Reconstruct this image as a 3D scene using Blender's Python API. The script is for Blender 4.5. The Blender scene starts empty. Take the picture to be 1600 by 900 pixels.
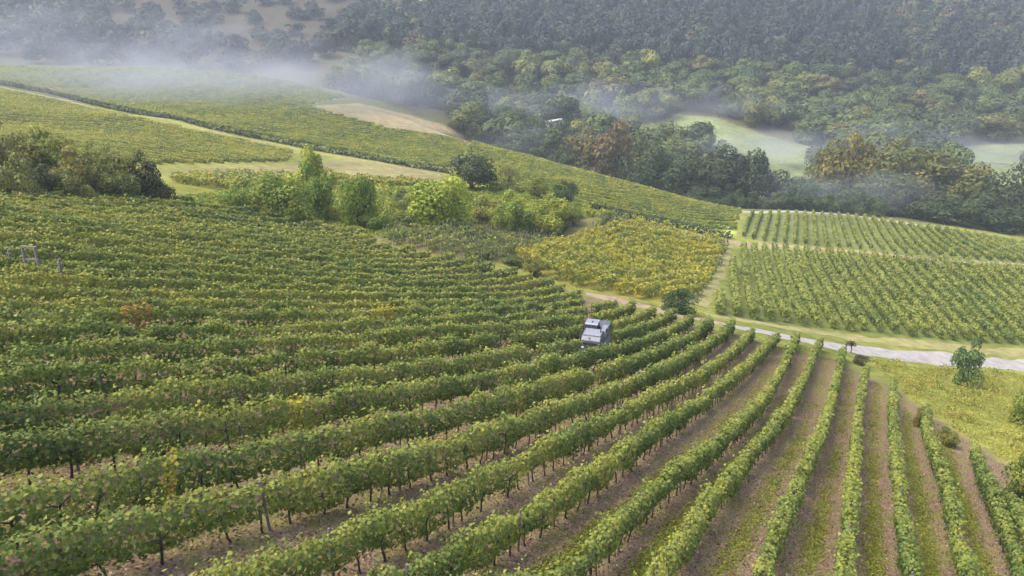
import bpy, math, random
import numpy as np

# ------------------------------------------------------------------ camera, sky, sun, exposure
SC = bpy.context.scene
COL = SC.collection
PITCH = math.radians(17.0)
HFOV = math.radians(73.0)
F = 800.0 / math.tan(HFOV / 2)            # focal length in pixels of the 1600 px wide photograph
cam = bpy.data.cameras.new('camera')
cam.sensor_width = 36.0
cam.lens = 18.0 / math.tan(HFOV / 2)
cam.clip_start = 0.5
cam.clip_end = 4000.0
cam_ob = bpy.data.objects.new('camera', cam)
COL.objects.link(cam_ob)
cam_ob.location = (0, 0, 0)
cam_ob.rotation_euler = (math.radians(90) - PITCH, 0, 0)
SC.camera = cam_ob

SUN_ELEV, SUN_AZ = math.radians(58), math.radians(-110)    # azimuth from +Y towards +X
world = bpy.data.worlds.new('World')
SC.world = world
world.use_nodes = True
wn = world.node_tree.nodes
sky = wn.new('ShaderNodeTexSky')
sky.sky_type = 'NISHITA'
sky.sun_disc = False
sky.sun_elevation = SUN_ELEV
sky.sun_rotation = SUN_AZ
sky.air_density = 1.0
sky.dust_density = 4.0
sky.ozone_density = 1.5
wn['Background'].inputs['Strength'].default_value = 0.14
world.node_tree.links.new(sky.outputs[0], wn['Background'].inputs['Color'])
sun = bpy.data.lights.new('sun', 'SUN')
sun.energy = 1.7
sun.angle = math.radians(32)
sun.color = (1.0, 0.95, 0.86)
sun_ob = bpy.data.objects.new('sun', sun)
COL.objects.link(sun_ob)
sun_ob.rotation_euler = (math.radians(90) - SUN_ELEV, 0, math.pi - SUN_AZ)
SC.view_settings.view_transform = 'Standard'
SC.view_settings.look = 'None'
SC.view_settings.gamma = 1.0
SC.view_settings.use_curve_mapping = False
SC.view_settings.exposure = 1.38
SC.cycles.max_bounces = 6
SC.cycles.diffuse_bounces = 2
SC.cycles.glossy_bounces = 1
SC.cycles.transmission_bounces = 2
SC.cycles.transparent_max_bounces = 4
SC.cycles.volume_bounces = 1
SC.cycles.volume_step_rate = 1.0
SC.cycles.volume_max_steps = 256

rng = np.random.default_rng(11)
random.seed(11)

# ------------------------------------------------------------------ geometry of the view
CP, SP_ = math.cos(PITCH), math.sin(PITCH)


def ray(u, v):
    u = np.asarray(u, float); v = np.asarray(v, float)
    k = (450 - v) / F
    return np.stack([(u - 800) / F, CP + k * SP_, -SP_ + k * CP], -1)


def proj(P):
    P = np.asarray(P, float)
    d = P[..., 1] * CP - P[..., 2] * SP_
    y = P[..., 1] * SP_ + P[..., 2] * CP
    dd = np.where(d > 0.5, d, 0.5)
    return 800 + F * P[..., 0] / dd, 450 - F * y / dd, d


def in_poly(u, v, poly):
    poly = np.asarray(poly, float)
    inside = np.zeros(np.shape(u), bool)
    n = len(poly)
    for i in range(n):
        x1, y1 = poly[i]; x2, y2 = poly[(i + 1) % n]
        c = (y1 > v) != (y2 > v)
        xi = (x2 - x1) * (v - y1) / ((y2 - y1) if y2 != y1 else 1e-9) + x1
        inside ^= c & (u < xi)
    return inside


# inverse depth of the vine tops over the main vineyard (a slightly bent slope)
CW = [0.03112654, 0.02203062, -0.00093439, -0.01829456, -0.00144316, 0.0016393]
VINE_H = 1.75


def main_w(u, v):
    a = (np.asarray(u, float) - 800) / 800; b = (np.asarray(v, float) - 650) / 250
    return CW[0] + CW[1] * b + CW[2] * b * b + CW[3] * a + CW[4] * a * b + CW[5] * a * a


def main_top(u, v):
    return ray(u, v) / main_w(u, v)[..., None]


# heights known at a set of places: (u, v, depth along the view axis)
CTRL = [
    # track, weedy verge
    (1150, 514, 89), (1250, 532, 91), (1350, 553, 94), (1480, 565, 99), (1600, 573, 104), (1480, 610, 78), (1590, 640, 71),
    (1590, 760, 46),
    # middle right vineyard
    (1090, 486, 98), (1300, 520, 102), (1450, 532, 105), (1600, 544, 110), (1120, 440, 126), (1350, 450, 134), (1600, 470, 135),
    (1150, 383, 171), (1260, 390, 168), (1350, 398, 164), (1480, 409, 159), (1600, 420, 154),
    # strip vineyard beyond it, road on the crest
    (1190, 332, 221), (1270, 332, 223), (1350, 341, 222), (1480, 360, 214), (1600, 384, 203), (1250, 355, 196), (1450, 385, 182),
    (1600, 400, 172),
    # low thin strip to the left of it
    (905, 322, 158), (1000, 348, 163), (1080, 363, 167), (1000, 320, 190), (930, 300, 182), (1090, 340, 192), (860, 275, 202),
    (955, 287, 216), (1010, 296, 226), (1100, 321, 224), (1150, 330, 221),
    # yellow vineyard, stake field
    (920, 457, 95), (1000, 470, 97), (1080, 470, 103), (1130, 400, 152), (1010, 405, 122), (1080, 365, 160), (960, 338, 152),
    (850, 380, 128), (600, 378, 97), (720, 368, 110),
    # shrub belt and the grass behind
    (440, 337, 102), (340, 314, 103), (560, 350, 110), (690, 357, 117), (740, 298, 158), (840, 312, 150), (885, 322, 146),
    (300, 280, 124), (300, 264, 140), (460, 266, 152), (420, 300, 124), (600, 300, 140), (700, 275, 178),
    # foot and flank of the left hill
    (100, 285, 86), (0, 265, 96), (0, 200, 168), (150, 185, 186), (300, 235, 162), (200, 230, 152), (420, 245, 174), (600, 258, 180),
    (0, 131, 262), (200, 176, 224), (450, 224, 198), (600, 254, 188), (700, 271, 183),
    (0, 104, 330), (250, 107, 332), (400, 119, 320), (540, 152, 300), (650, 190, 284), (740, 224, 268), (850, 253, 246),
    (200, 140, 285), (400, 160, 266), (560, 200, 246), (640, 232, 226), (780, 258, 214), (-250, 130, 280), (-250, 105, 335),
]
HID = [  # world points hidden behind crests or outside the frame: x, y, z
    (-70, 400, -16), (-180, 410, -6), (-300, 380, 2), (0, 370, -30), (-20, 320, -32), (40, 280, -46), (75, 262, -48),
    (130, 262, -49), (190, 250, -52), (260, 240, -56), (330, 250, -60),
    (-60, 20, -8), (-40, -20, -6), (0, -30, -8), (40, -20, -12), (90, 20, -20), (-120, 60, -6), (-150, 160, -6),
    (130, 60, -38), (160, 130, -50), (200, 190, -54), (260, 120, -60),
    (-420, 500, 40), (-420, 350, 0), (-500, 200, 0), (500, 300, -62), (600, 500, -20),
    (-400, 900, 150), (0, 900, 150), (400, 900, 150), (700, 900, 140), (-700, 900, 150), (700, 100, -70), (-500, -50, 0), (500, -50, -60),
]
FAR = [  # valley floor and the wooded hillside
    (860, 198, 345), (980, 215, 385), (1100, 220, 375), (1240, 258, 345), (1560, 262, 335), (1500, 230, 385), (1100, 190, 400),
    (1220, 222, 385), (700, 175, 345), (760, 195, 340), (600, 150, 400), (900, 160, 420), (1200, 170, 440), (1450, 190, 440),
    (1600, 190, 440), (1000, 120, 470), (1300, 130, 480), (1600, 130, 480), (700, 90, 480), (450, 95, 450), (250, 80, 470), (50, 80, 470),
    (50, 20, 590), (250, 20, 610), (500, 20, 620), (800, 30, 590), (1100, 40, 580), (1400, 40, 580), (1650, 40, 580), (1300, -40, 700),
    (800, -40, 700), (300, -40, 720), (1800, 200, 420), (1900, 100, 520), (-200, 60, 520),
]


def tps_fit(P, z, lam):
    n = len(P)
    d2 = ((P[:, None] - P[None]) ** 2).sum(-1)
    K = 0.5 * d2 * np.log(d2 + 1e-9)
    K[np.arange(n), np.arange(n)] = lam
    Q = np.concatenate([np.ones((n, 1)), P], 1)
    A = np.block([[K, Q], [Q.T, np.zeros((3, 3))]])
    return np.linalg.solve(A, np.concatenate([z, np.zeros(3)]))


pts = []
for (u, v) in [(0, 480), (0, 560), (0, 680), (0, 800), (0, 895), (200, 400), (200, 600), (200, 800), (400, 360), (400, 500), (400, 640),
               (400, 780), (400, 895), (600, 400), (600, 540), (600, 700), (600, 880), (800, 440), (800, 560), (800, 720), (800, 880),
               (950, 480), (950, 600), (1000, 760), (1000, 890), (1100, 540), (1150, 700), (1200, 560), (1200, 880), (1300, 590),
               (1350, 720), (1400, 620), (1400, 890), (1480, 700), (1590, 885), (0, 330), (150, 320), (280, 330), (500, 358)]:
    q = main_top(u, v)
    pts.append((q[0], q[1], q[2] - VINE_H))
for (u, v, d) in CTRL + FAR:
    q = ray(u, v) * d
    pts.append(tuple(q))
pts += HID
pts = np.array(pts)
TP = pts[:, :2] / 100.0
TC = tps_fit(TP, pts[:, 2], 0.002)


def ground_exact(x, y):
    x = np.asarray(x, float); y = np.asarray(y, float)
    sh = x.shape
    q = np.stack([x.ravel(), y.ravel()], 1) / 100.0
    out = np.empty(len(q))
    for s in range(0, len(q), 20000):
        b = q[s:s + 20000]
        d2 = ((b[:, None] - TP[None]) ** 2).sum(-1)
        out[s:s + 20000] = (0.5 * d2 * np.log(d2 + 1e-9)) @ TC[:-3] + TC[-3] + b @ TC[-2:]
    return out.reshape(sh)


def axis(a0, a1, mid0, mid1, h0, grow):
    m = list(np.arange(mid0, mid1 + h0, h0))
    h = h0; x = m[-1]
    while x < a1:
        h *= grow; x += h; m.append(x)
    h = h0; x = m[0]; lo = []
    while x > a0:
        h *= grow; x -= h; lo.append(x)
    return np.array(lo[::-1] + m)


GX = axis(-900, 1000, -75, 110, 0.9, 1.018)
GY = axis(-60, 1200, -5, 110, 0.9, 1.0075)
GXX, GYY = np.meshgrid(GX, GY)
GZ = ground_exact(GXX, GYY)
# small lumps of real ground
def lump(x, y, s, seed):
    r = np.random.default_rng(seed)
    o = 0
    for k in range(6):
        a = r.uniform(0, 6.28); fr = r.uniform(0.6, 1.8) / s
        o = o + np.sin((x * math.cos(a) + y * math.sin(a)) * fr * 6.28 + r.uniform(0, 6.28))
    return o / 6.0
GZ = GZ + 0.05 * lump(GXX, GYY, 5.0, 3) + 0.25 * lump(GXX, GYY, 30.0, 5) * np.clip((GYY - 60) / 120, 0, 1)


def gz(x, y):
    x = np.asarray(x, float); y = np.asarray(y, float)
    i = np.clip(np.searchsorted(GX, x) - 1, 0, len(GX) - 2); j = np.clip(np.searchsorted(GY, y) - 1, 0, len(GY) - 2)
    a = np.clip((x - GX[i]) / (GX[i + 1] - GX[i]), 0, 1); b = np.clip((y - GY[j]) / (GY[j + 1] - GY[j]), 0, 1)
    return (GZ[j, i] * (1 - a) * (1 - b) + GZ[j, i + 1] * a * (1 - b) + GZ[j + 1, i] * (1 - a) * b + GZ[j + 1, i + 1] * a * b)


def hit(u, v, dmin=8.0, dmax=900.0):
    """first meeting of the view ray with the ground"""
    r = ray(u, v)
    d = np.geomspace(dmin, dmax, 1500)
    P = r[None] * d[:, None]
    under = P[:, 2] < gz(P[:, 0], P[:, 1])
    k = int(np.argmax(under)) if under.any() else len(d) - 1
    return P[k]


def at_depth(u, d):
    """ground point seen in column u at depth d"""
    x = (u - 800) / F * d
    y = d / CP
    for _ in range(30):
        z = float(gz(x, y)); y = (d + z * SP_) / CP
    return np.array([x, y, float(gz(x, y))])


# ------------------------------------------------------------------ helpers
def new_mat(name):
    m = bpy.data.materials.new(name); m.use_nodes = True
    nt = m.node_tree
    return m, nt, nt.nodes['Principled BSDF'], nt.nodes['Material Output']


def ramp(nt, stops, fac=None):
    n = nt.nodes.new('ShaderNodeValToRGB')
    e = n.color_ramp.elements
    while len(e) < len(stops): e.new(0.5)
    for k, (p, c) in enumerate(stops):
        e[k].position = p; e[k].color = (*c, 1)
    if fac is not None: nt.links.new(fac, n.inputs['Fac'])
    return n


def leaf_mat(name, stops, transl=0.35, tint=False, rough=0.62):
    m, nt, b, out = new_mat(name)
    at = nt.nodes.new('ShaderNodeAttribute'); at.attribute_name = 'hue'
    r = ramp(nt, stops, at.outputs['Fac'])
    colr = r.outputs['Color']
    if tint:
        oi = nt.nodes.new('ShaderNodeObjectInfo')
        mx = nt.nodes.new('ShaderNodeMix'); mx.data_type = 'RGBA'; mx.blend_type = 'MULTIPLY'; mx.inputs[0].default_value = 1.0
        nt.links.new(colr, mx.inputs[6]); nt.links.new(oi.outputs['Color'], mx.inputs[7]); colr = mx.outputs[2]
    nt.links.new(colr, b.inputs['Base Color'])
    b.inputs['Roughness'].default_value = rough
    b.inputs['Specular IOR Level'].default_value = 0.3
    tr = nt.nodes.new('ShaderNodeBsdfTranslucent')
    hs = nt.nodes.new('ShaderNodeHueSaturation'); hs.inputs['Hue'].default_value = 0.485; hs.inputs['Value'].default_value = 1.25
    nt.links.new(colr, hs.inputs['Color']); nt.links.new(hs.outputs['Color'], tr.inputs['Color'])
    ms = nt.nodes.new('ShaderNodeMixShader'); ms.inputs['Fac'].default_value = transl
    nt.links.new(b.outputs[0], ms.inputs[1]); nt.links.new(tr.outputs[0], ms.inputs[2]); nt.links.new(ms.outputs[0], out.inputs['Surface'])
    return m


def flat_mat(name, color, rough=0.7, metal=0.0, noise=0.25, scale=6.0):
    m, nt, b, out = new_mat(name)
    tc = nt.nodes.new('ShaderNodeTexCoord')
    nz = nt.nodes.new('ShaderNodeTexNoise'); nz.inputs['Scale'].default_value = scale; nz.inputs['Detail'].default_value = 4
    nt.links.new(tc.outputs['Object'], nz.inputs['Vector'])
    r = ramp(nt, [(0.3, tuple(c * (1 - noise) for c in color)), (0.7, tuple(min(1, c * (1 + noise)) for c in color))], nz.outputs['Fac'])
    nt.links.new(r.outputs['Color'], b.inputs['Base Color'])
    b.inputs['Roughness'].default_value = rough; b.inputs['Metallic'].default_value = metal
    return m


VINE_STOPS = [(0.0, (0.026, 0.050, 0.012)), (0.25, (0.080, 0.126, 0.026)), (0.46, (0.164, 0.213, 0.046)), (0.66, (0.290, 0.305, 0.062)),
              (0.86, (0.430, 0.395, 0.042)), (0.95, (0.300, 0.150, 0.050)), (1.0, (0.230, 0.060, 0.022))]
M_VINE = leaf_mat('vine_leaves', VINE_STOPS)
TREE_STOPS = [(0.0, (0.022, 0.038, 0.016)), (0.4, (0.066, 0.092, 0.032)), (0.75, (0.135, 0.155, 0.050)), (1.0, (0.230, 0.220, 0.075))]
M_TREE = leaf_mat('tree_leaves', TREE_STOPS, 0.3, tint=True)
M_TREEFAR = leaf_mat('far_tree_leaves', TREE_STOPS, 0.08, tint=True)
M_FOREST = leaf_mat('forest_leaves', [(0.0, (0.008, 0.020, 0.018)), (0.35, (0.020, 0.039, 0.030)), (0.65, (0.060, 0.076, 0.036)),
                                      (0.85, (0.150, 0.120, 0.050)), (1.0, (0.170, 0.075, 0.040))], 0.08)
M_BARK = flat_mat('bark', (0.060, 0.045, 0.035), 0.9)
M_VINEWOOD = flat_mat('vine_wood', (0.045, 0.030, 0.024), 0.9, scale=20)
M_POST = flat_mat('weathered_post', (0.17, 0.15, 0.135), 0.85, scale=9)
M_GRASS = leaf_mat('grass_blades', [(0.0, (0.090, 0.110, 0.020)), (0.45, (0.195, 0.235, 0.034)), (0.8, (0.360, 0.310, 0.060)), (1.0, (0.420, 0.310, 0.140))], 0.3)
M_UNDER = leaf_mat('undergrowth_leaves', [(0.0, (0.045, 0.075, 0.018)), (0.45, (0.190, 0.250, 0.036)), (0.8, (0.360, 0.370, 0.055)), (1.0, (0.420, 0.330, 0.120))], 0.3)
M_LITTER = leaf_mat('fallen_leaves', [(0.0, (0.060, 0.035, 0.022)), (0.4, (0.150, 0.085, 0.050)), (0.75, (0.260, 0.170, 0.100)), (1.0, (0.400, 0.330, 0.220))], 0.1)


def link(name, me, mat=None, parent=None, loc=None):
    o = bpy.data.objects.new(name, me)
    COL.objects.link(o)
    if mat is not None and me is not None and not me.materials: me.materials.append(mat)
    if parent is not None: o.parent = parent
    if loc is not None: o.location = loc
    return o


def tag(o, label=None, cat=None, group=None, kind=None):
    if label: o['label'] = label
    if cat: o['category'] = cat
    if group: o['group'] = group
    if kind: o['kind'] = kind
    return o


def quad_mesh(name, V, hue=None):
    """V: (N,4,3) leaf corners; hue: (N,) colour position of each leaf"""
    n = len(V)
    me = bpy.data.meshes.new(name)
    me.vertices.add(n * 4); me.vertices.foreach_set('co', np.ascontiguousarray(V, np.float32).ravel())
    me.loops.add(n * 4); me.loops.foreach_set('vertex_index', np.arange(n * 4, dtype=np.int32))
    me.polygons.add(n); me.polygons.foreach_set('loop_start', np.arange(0, n * 4, 4, dtype=np.int32))
    me.update(calc_edges=True)
    if hue is not None:
        a = me.attributes.new('hue', 'FLOAT', 'FACE')
        a.data.foreach_set('value', np.clip(hue, 0, 1).astype(np.float32))
    return me


def mesh_py(name, V, Fc, smooth=False):
    me = bpy.data.meshes.new(name)
    me.from_pydata([tuple(map(float, v)) for v in V], [], [tuple(f) for f in Fc])
    me.update()
    if smooth: me.polygons.foreach_set('use_smooth', [True] * len(me.polygons))
    return me


def unit(v):
    return v / (np.linalg.norm(v, axis=-1, keepdims=True) + 1e-9)


def leaves(C, N, size, r, aspect=0.85, fold=0.18):
    """kite shaped, slightly folded leaves at C facing N"""
    n = len(C)
    N = unit(N)
    t = unit(np.cross(N, unit(r.normal(size=(n, 3)))))
    b = np.cross(N, t)
    s = np.broadcast_to(size, (n,))[:, None]
    a = t * s * 0.5; w = b * s * 0.5 * aspect
    f = N * s * fold * r.uniform(-1, 1, (n, 1))
    return np.stack([C - a, C + w + a * 0.15 + f, C + a, C - w + a * 0.15 + f], 1)


def smooth1(t, step, seed):
    """1-D value noise in 0..1"""
    r = np.random.default_rng(seed)
    t = np.asarray(t, float) / step
    k = int(np.ceil(t.max())) + 3 if len(t) else 3
    v = r.uniform(0, 1, max(k, 4))
    i = np.floor(t).astype(int); fr = t - i; fr = fr * fr * (3 - 2 * fr)
    return v[i] * (1 - fr) + v[i + 1] * fr


def patch2(x, y, scale, seed):
    return 0.5 + 0.5 * np.clip(lump(x, y, scale, seed) * 2.0, -1, 1)


def tube_mesh(name, path, rad, sides=6):
    path = np.array(path, float); V = []; Fc = []
    for k, p in enumerate(path):
        d = unit(path[min(k + 1, len(path) - 1)] - path[max(k - 1, 0)])
        a = unit(np.cross(d, (0.3, 1, 0.1))); b = np.cross(d, a)
        for s in range(sides):
            an = 2 * math.pi * s / sides
            V.append(p + (a * math.cos(an) + b * math.sin(an)) * rad[k])
    n = len(path)
    for k in range(n - 1):
        for s in range(sides):
            s2 = (s + 1) % sides
            Fc.append((k * sides + s, k * sides + s2, (k + 1) * sides + s2, (k + 1) * sides + s))
    Fc.append(tuple(range(sides))[::-1]); Fc.append(tuple(range((n - 1) * sides, n * sides)))
    return V, Fc


def join_geo(parts):
    V = []; Fc = []
    for v, f in parts:
        o = len(V); V += [tuple(x) for x in v]; Fc += [tuple(i + o for i in q) for q in f]
    return V, Fc


def box_geo(x0, x1, y0, y1, z0, z1, bev=0.0):
    V = [(x0, y0, z0), (x1, y0, z0), (x1, y1, z0), (x0, y1, z0), (x0, y0, z1), (x1, y0, z1), (x1, y1, z1), (x0, y1, z1)]
    return V, [(0, 3, 2, 1), (4, 5, 6, 7), (0, 1, 5, 4), (1, 2, 6, 5), (2, 3, 7, 6), (3, 0, 4, 7)]


# ------------------------------------------------------------------ zones of the ground, by where they lie
MAIN_EDGE_U = [-400, 0, 150, 270, 340, 430, 500, 560, 600, 700, 760, 850, 905, 935, 1000, 1060, 1140, 1180, 1250, 1310, 1355, 1400, 1450, 1530, 1600, 1800]
MAIN_EDGE_V = [297, 300, 307, 316, 332, 340, 350, 368, 388, 408, 418, 442, 462, 470, 488, 505, 524, 536, 552, 566, 590, 612, 648, 700, 745, 860]


def main_edge(u):
    return np.interp(u, MAIN_EDGE_U, MAIN_EDGE_V)


Z_MIDR = [(1112, 492), (1200, 503), (1300, 517), (1450, 530), (1620, 545), (1900, 570), (1900, 450), (1620, 424), (1480, 411), (1350, 400), (1260, 392), (1152, 388), (1150, 400), (1135, 440)]
Z_STRIP = [(1186, 378), (1350, 391), (1480, 404), (1620, 414), (1850, 440), (1850, 420), (1610, 385), (1480, 361), (1350, 342), (1270, 335), (1166, 334), (1152, 368)]
Z_LOW = [(712, 272), (738, 218), (852, 245), (952, 274), (1002, 291), (1100, 320), (1160, 331), (1148, 368), (1080, 356), (1000, 342), (905, 320), (830, 306), (760, 293)]
Z_YEL = [(800, 412), (870, 385), (950, 358), (990, 352), (1060, 366), (1138, 384), (1122, 420), (1095, 462), (1060, 476), (1000, 470), (925, 455), (860, 437)]
Z_STAKE = [(575, 368), (640, 366), (720, 362), (800, 350), (900, 338), (960, 338), (990, 350), (940, 360), (870, 384), (800, 410), (755, 413), (690, 402), (620, 386)]
Z_HILLT = [(-300, 125), (0, 128), (200, 172), (450, 220), (600, 250), (700, 268), (738, 229), (700, 214), (620, 205), (520, 178), (480, 165), (540, 153), (400, 120), (250, 108), (0, 105), (-300, 106)]
Z_HILLB = [(-300, 150), (0, 140), (200, 184), (400, 226), (460, 240), (452, 254), (300, 257), (200, 258), (0, 230), (-300, 220)]
Z_TAN = [(478, 166), (560, 161), (640, 180), (700, 198), (745, 226), (735, 232), (640, 208), (560, 188)]
Z_GRASSTAN = [(262, 266), (330, 260), (480, 258), (545, 246), (690, 268), (690, 282), (560, 275), (480, 274), (262, 276)]
Z_LOWV = [(262, 280), (380, 276), (470, 280), (560, 282), (690, 288), (690, 296), (560, 292), (440, 300), (262, 300)]
Z_MEAD = [[(975, 208), (1060, 178), (1115, 182), (1200, 212), (1290, 236), (1285, 285), (1190, 275), (1090, 228)], [(1440, 232), (1620, 222), (1620, 280), (1540, 300), (1490, 255)]]
Z_VERGE = [(1360, 565), (1440, 575), (1620, 585), (1700, 620), (1700, 800), (1600, 745), (1530, 695), (1450, 645), (1400, 605)]
Z_BARE = [(140, -60), (640, -60), (660, 10), (560, 40), (480, 90), (330, 85), (170, 60)]

def zone_colours(UU, VV, DD, GYY):
    colr = np.zeros(UU.shape + (4,), np.float32)
    def paint(mask, c, litter=0.0):
        colr[mask] = (*c, litter)
    colr[...] = (0.200, 0.215, 0.050, 0.03)                            # rough grass
    paint((DD > 232), (0.095, 0.110, 0.042), 0.1)
    paint((DD > 330), (0.050, 0.060, 0.028), 0.3)                        # woodland floor
    m_main = (VV > main_edge(UU)) & (DD < 105) | (GYY < 8)
    paint(m_main, (0.125, 0.105, 0.060), 1.0)
    dr = (DD > 85) & (DD < 260)
    paint(in_poly(UU, VV, Z_MIDR) & dr, (0.155, 0.188, 0.048), 0.1)
    paint(in_poly(UU, VV, Z_STRIP) & dr, (0.155, 0.190, 0.058), 0.1)
    paint(in_poly(UU, VV, Z_LOW) & (DD > 85) & (DD < 266), (0.27, 0.31, 0.075), 0.0)
    paint(in_poly(UU, VV, Z_YEL) & dr, (0.27, 0.25, 0.045), 0.2)
    paint(in_poly(UU, VV, Z_STAKE) & dr, (0.135, 0.135, 0.045), 0.3)
    hl = (DD > 110) & (DD < 345)
    paint(in_poly(UU, VV, Z_HILLT) & hl, (0.175, 0.215, 0.062), 0.0)
    paint(in_poly(UU, VV, Z_HILLB) & hl, (0.215, 0.205, 0.055), 0.0)
    paint(in_poly(UU, VV, Z_TAN) & hl, (0.27, 0.23, 0.135), 0.1)
    paint(in_poly(UU, VV, Z_GRASSTAN) & hl, (0.215, 0.195, 0.085), 0.1)
    paint(in_poly(UU, VV, Z_LOWV) & (DD > 80) & (DD < 200), (0.19, 0.19, 0.03), 0.1)
    for z in Z_MEAD: paint(in_poly(UU, VV, z) & (DD > 290) & (DD < 460), (0.185, 0.215, 0.10), 0.0)
    paint(in_poly(UU, VV, Z_VERGE) & (DD < 105), (0.25, 0.25, 0.055), 0.03)
    paint(in_poly(UU, VV, Z_BARE) & (DD > 430), (0.040, 0.036, 0.024), 0.15)
    paint(in_poly(UU, VV, [(610, -40), (640, -40), (672, 22), (650, 30)]) & (DD > 430), (0.26, 0.20, 0.07), 0.1)
    return colr


DX = np.gradient(GX)[None, :]; DY = np.gradient(GY)[:, None]
colr = np.zeros(GXX.shape + (4,), np.float32)
for _ax in (-0.375, -0.125, 0.125, 0.375):
    for _ay in (-0.375, -0.125, 0.125, 0.375):
        _x = GXX + DX * (_ax * 1.6 + 0.3 * lump(GXX, GYY, 9, 21)); _y = GYY + DY * (_ay * 1.6 + 0.3 * lump(GXX, GYY, 7, 22))
        _u, _v, _d = proj(np.stack([_x, _y, GZ], -1))
        colr += zone_colours(_u, _v, _d, _y) / 16.0


def build_ground():
    nx, ny = len(GX), len(GY)
    me = bpy.data.meshes.new('ground')
    co = np.stack([GXX, GYY, GZ], -1).reshape(-1, 3).astype(np.float32)
    me.vertices.add(nx * ny); me.vertices.foreach_set('co', co.ravel())
    i = (np.arange(ny - 1)[:, None] * nx + np.arange(nx - 1)[None]).ravel()
    q = np.stack([i, i + 1, i + nx + 1, i + nx], 1).astype(np.int32)
    me.loops.add(q.size); me.loops.foreach_set('vertex_index', q.ravel())
    me.polygons.add(len(q)); me.polygons.foreach_set('loop_start', np.arange(0, q.size, 4, dtype=np.int32))
    me.update(calc_edges=True)
    me.polygons.foreach_set('use_smooth', np.ones(len(q), bool))
    a = me.attributes.new('soil', 'FLOAT_COLOR', 'POINT'); a.data.foreach_set('color', colr.reshape(-1))
    m, nt, b, out = new_mat('ground_cover')
    L = nt.links.new
    at = nt.nodes.new('ShaderNodeAttribute'); at.attribute_name = 'soil'
    tc = nt.nodes.new('ShaderNodeTexCoord')

    def noise(s, d, ro=0.6):
        n = nt.nodes.new('ShaderNodeTexNoise'); n.inputs['Scale'].default_value = s; n.inputs['Detail'].default_value = d; n.inputs['Roughness'].default_value = ro
        L(tc.outputs['Object'], n.inputs['Vector']); return n

    def mix(fac, a_, b_, mode='MIX'):
        n = nt.nodes.new('ShaderNodeMix'); n.data_type = 'RGBA'; n.blend_type = mode
        if isinstance(fac, float): n.inputs[0].default_value = fac
        else: L(fac, n.inputs[0])
        for s, k in ((a_, 6), (b_, 7)):
            if isinstance(s, tuple): n.inputs[k].default_value = (*s, 1)
            else: L(s, n.inputs[k])
        return n.outputs[2]
    n1 = noise(0.045, 6); n2 = noise(0.5, 6, 0.7); n3 = noise(9.0, 5, 0.75)
    base = mix(1.0, at.outputs['Color'], ramp(nt, [(0.3, (0.62, 0.66, 0.62)), (0.7, (1.35, 1.30, 1.25))], n1.outputs['Fac']).outputs['Color'], 'MULTIPLY')
    base = mix(1.0, base, ramp(nt, [(0.3, (0.60, 0.62, 0.55)), (0.7, (1.35, 1.32, 1.4))], n2.outputs['Fac']).outputs['Color'], 'MULTIPLY')
    # bare earth with dead leaves between vines, green weeds breaking through
    earth = ramp(nt, [(0.30, (0.070, 0.048, 0.030)), (0.50, (0.200, 0.135, 0.088)), (0.66, (0.355, 0.262, 0.178))], n3.outputs['Fac']).outputs['Color']
    weed = ramp(nt, [(0.45, (0, 0, 0)), (0.68, (1, 1, 1))], n2.outputs['Fac']).outputs['Color']
    earth = mix(weed, earth, mix(n3.outputs['Fac'], (0.085, 0.090, 0.025), (0.26, 0.25, 0.06)))
    fin = mix(at.outputs['Alpha'], base, earth)
    L(fin, b.inputs['Base Color']); b.inputs['Roughness'].default_value = 0.95; b.inputs['Specular IOR Level'].default_value = 0.1
    bp = nt.nodes.new('ShaderNodeBump'); bp.inputs['Strength'].default_value = 0.6; bp.inputs['Distance'].default_value = 0.08
    L(n3.outputs['Fac'], bp.inputs['Height']); L(bp.outputs[0], b.inputs['Normal'])
    o = link('ground', me, m)
    tag(o, kind='structure')
    return o


build_ground()


def strip_sheet(name, uvw, lift, mat, seg=1.0, ragged=0.25, seed=0):
    """a ribbon lying on the ground along points (u, v, half width in m)"""
    P = np.array([[*hit(u, v)[:2], w] for u, v, w in uvw])
    d = np.r_[0, np.cumsum(np.hypot(*np.diff(P[:, :2], axis=0).T))]
    t = np.arange(0, d[-1], seg)
    Q = np.stack([np.interp(t, d, P[:, k]) for k in range(3)], 1)
    for _ in range(6):
        Q[1:-1, :2] = (Q[:-2, :2] + Q[2:, :2] + 2 * Q[1:-1, :2]) / 4
    T = unit(np.gradient(Q[:, :2], axis=0)); Nn = np.stack([-T[:, 1], T[:, 0]], 1)
    rr = np.random.default_rng(seed)
    cols = 7; V = []; Fc = []
    wl = 1 + ragged * (smooth1(t, 2.5, seed) - 0.5) * 2; wr = 1 + ragged * (smooth1(t, 2.5, seed + 9) - 0.5) * 2
    for i in range(len(Q)):
        for c in range(cols):
            s = (c / (cols - 1) * 2 - 1) * Q[i, 2] * (wl[i] if c < 3 else wr[i])
            x, y = Q[i, :2] + Nn[i] * s
            V.append((x, y, float(gz(x, y)) + lift * (1.0 if 0 < c < cols - 1 else -0.3)))
    for i in range(len(Q) - 1):
        for c in range(cols - 1):
            Fc.append((i * cols + c, i * cols + c + 1, (i + 1) * cols + c + 1, (i + 1) * cols + c))
    return link(name, mesh_py(name, V, Fc, True), mat)


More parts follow.
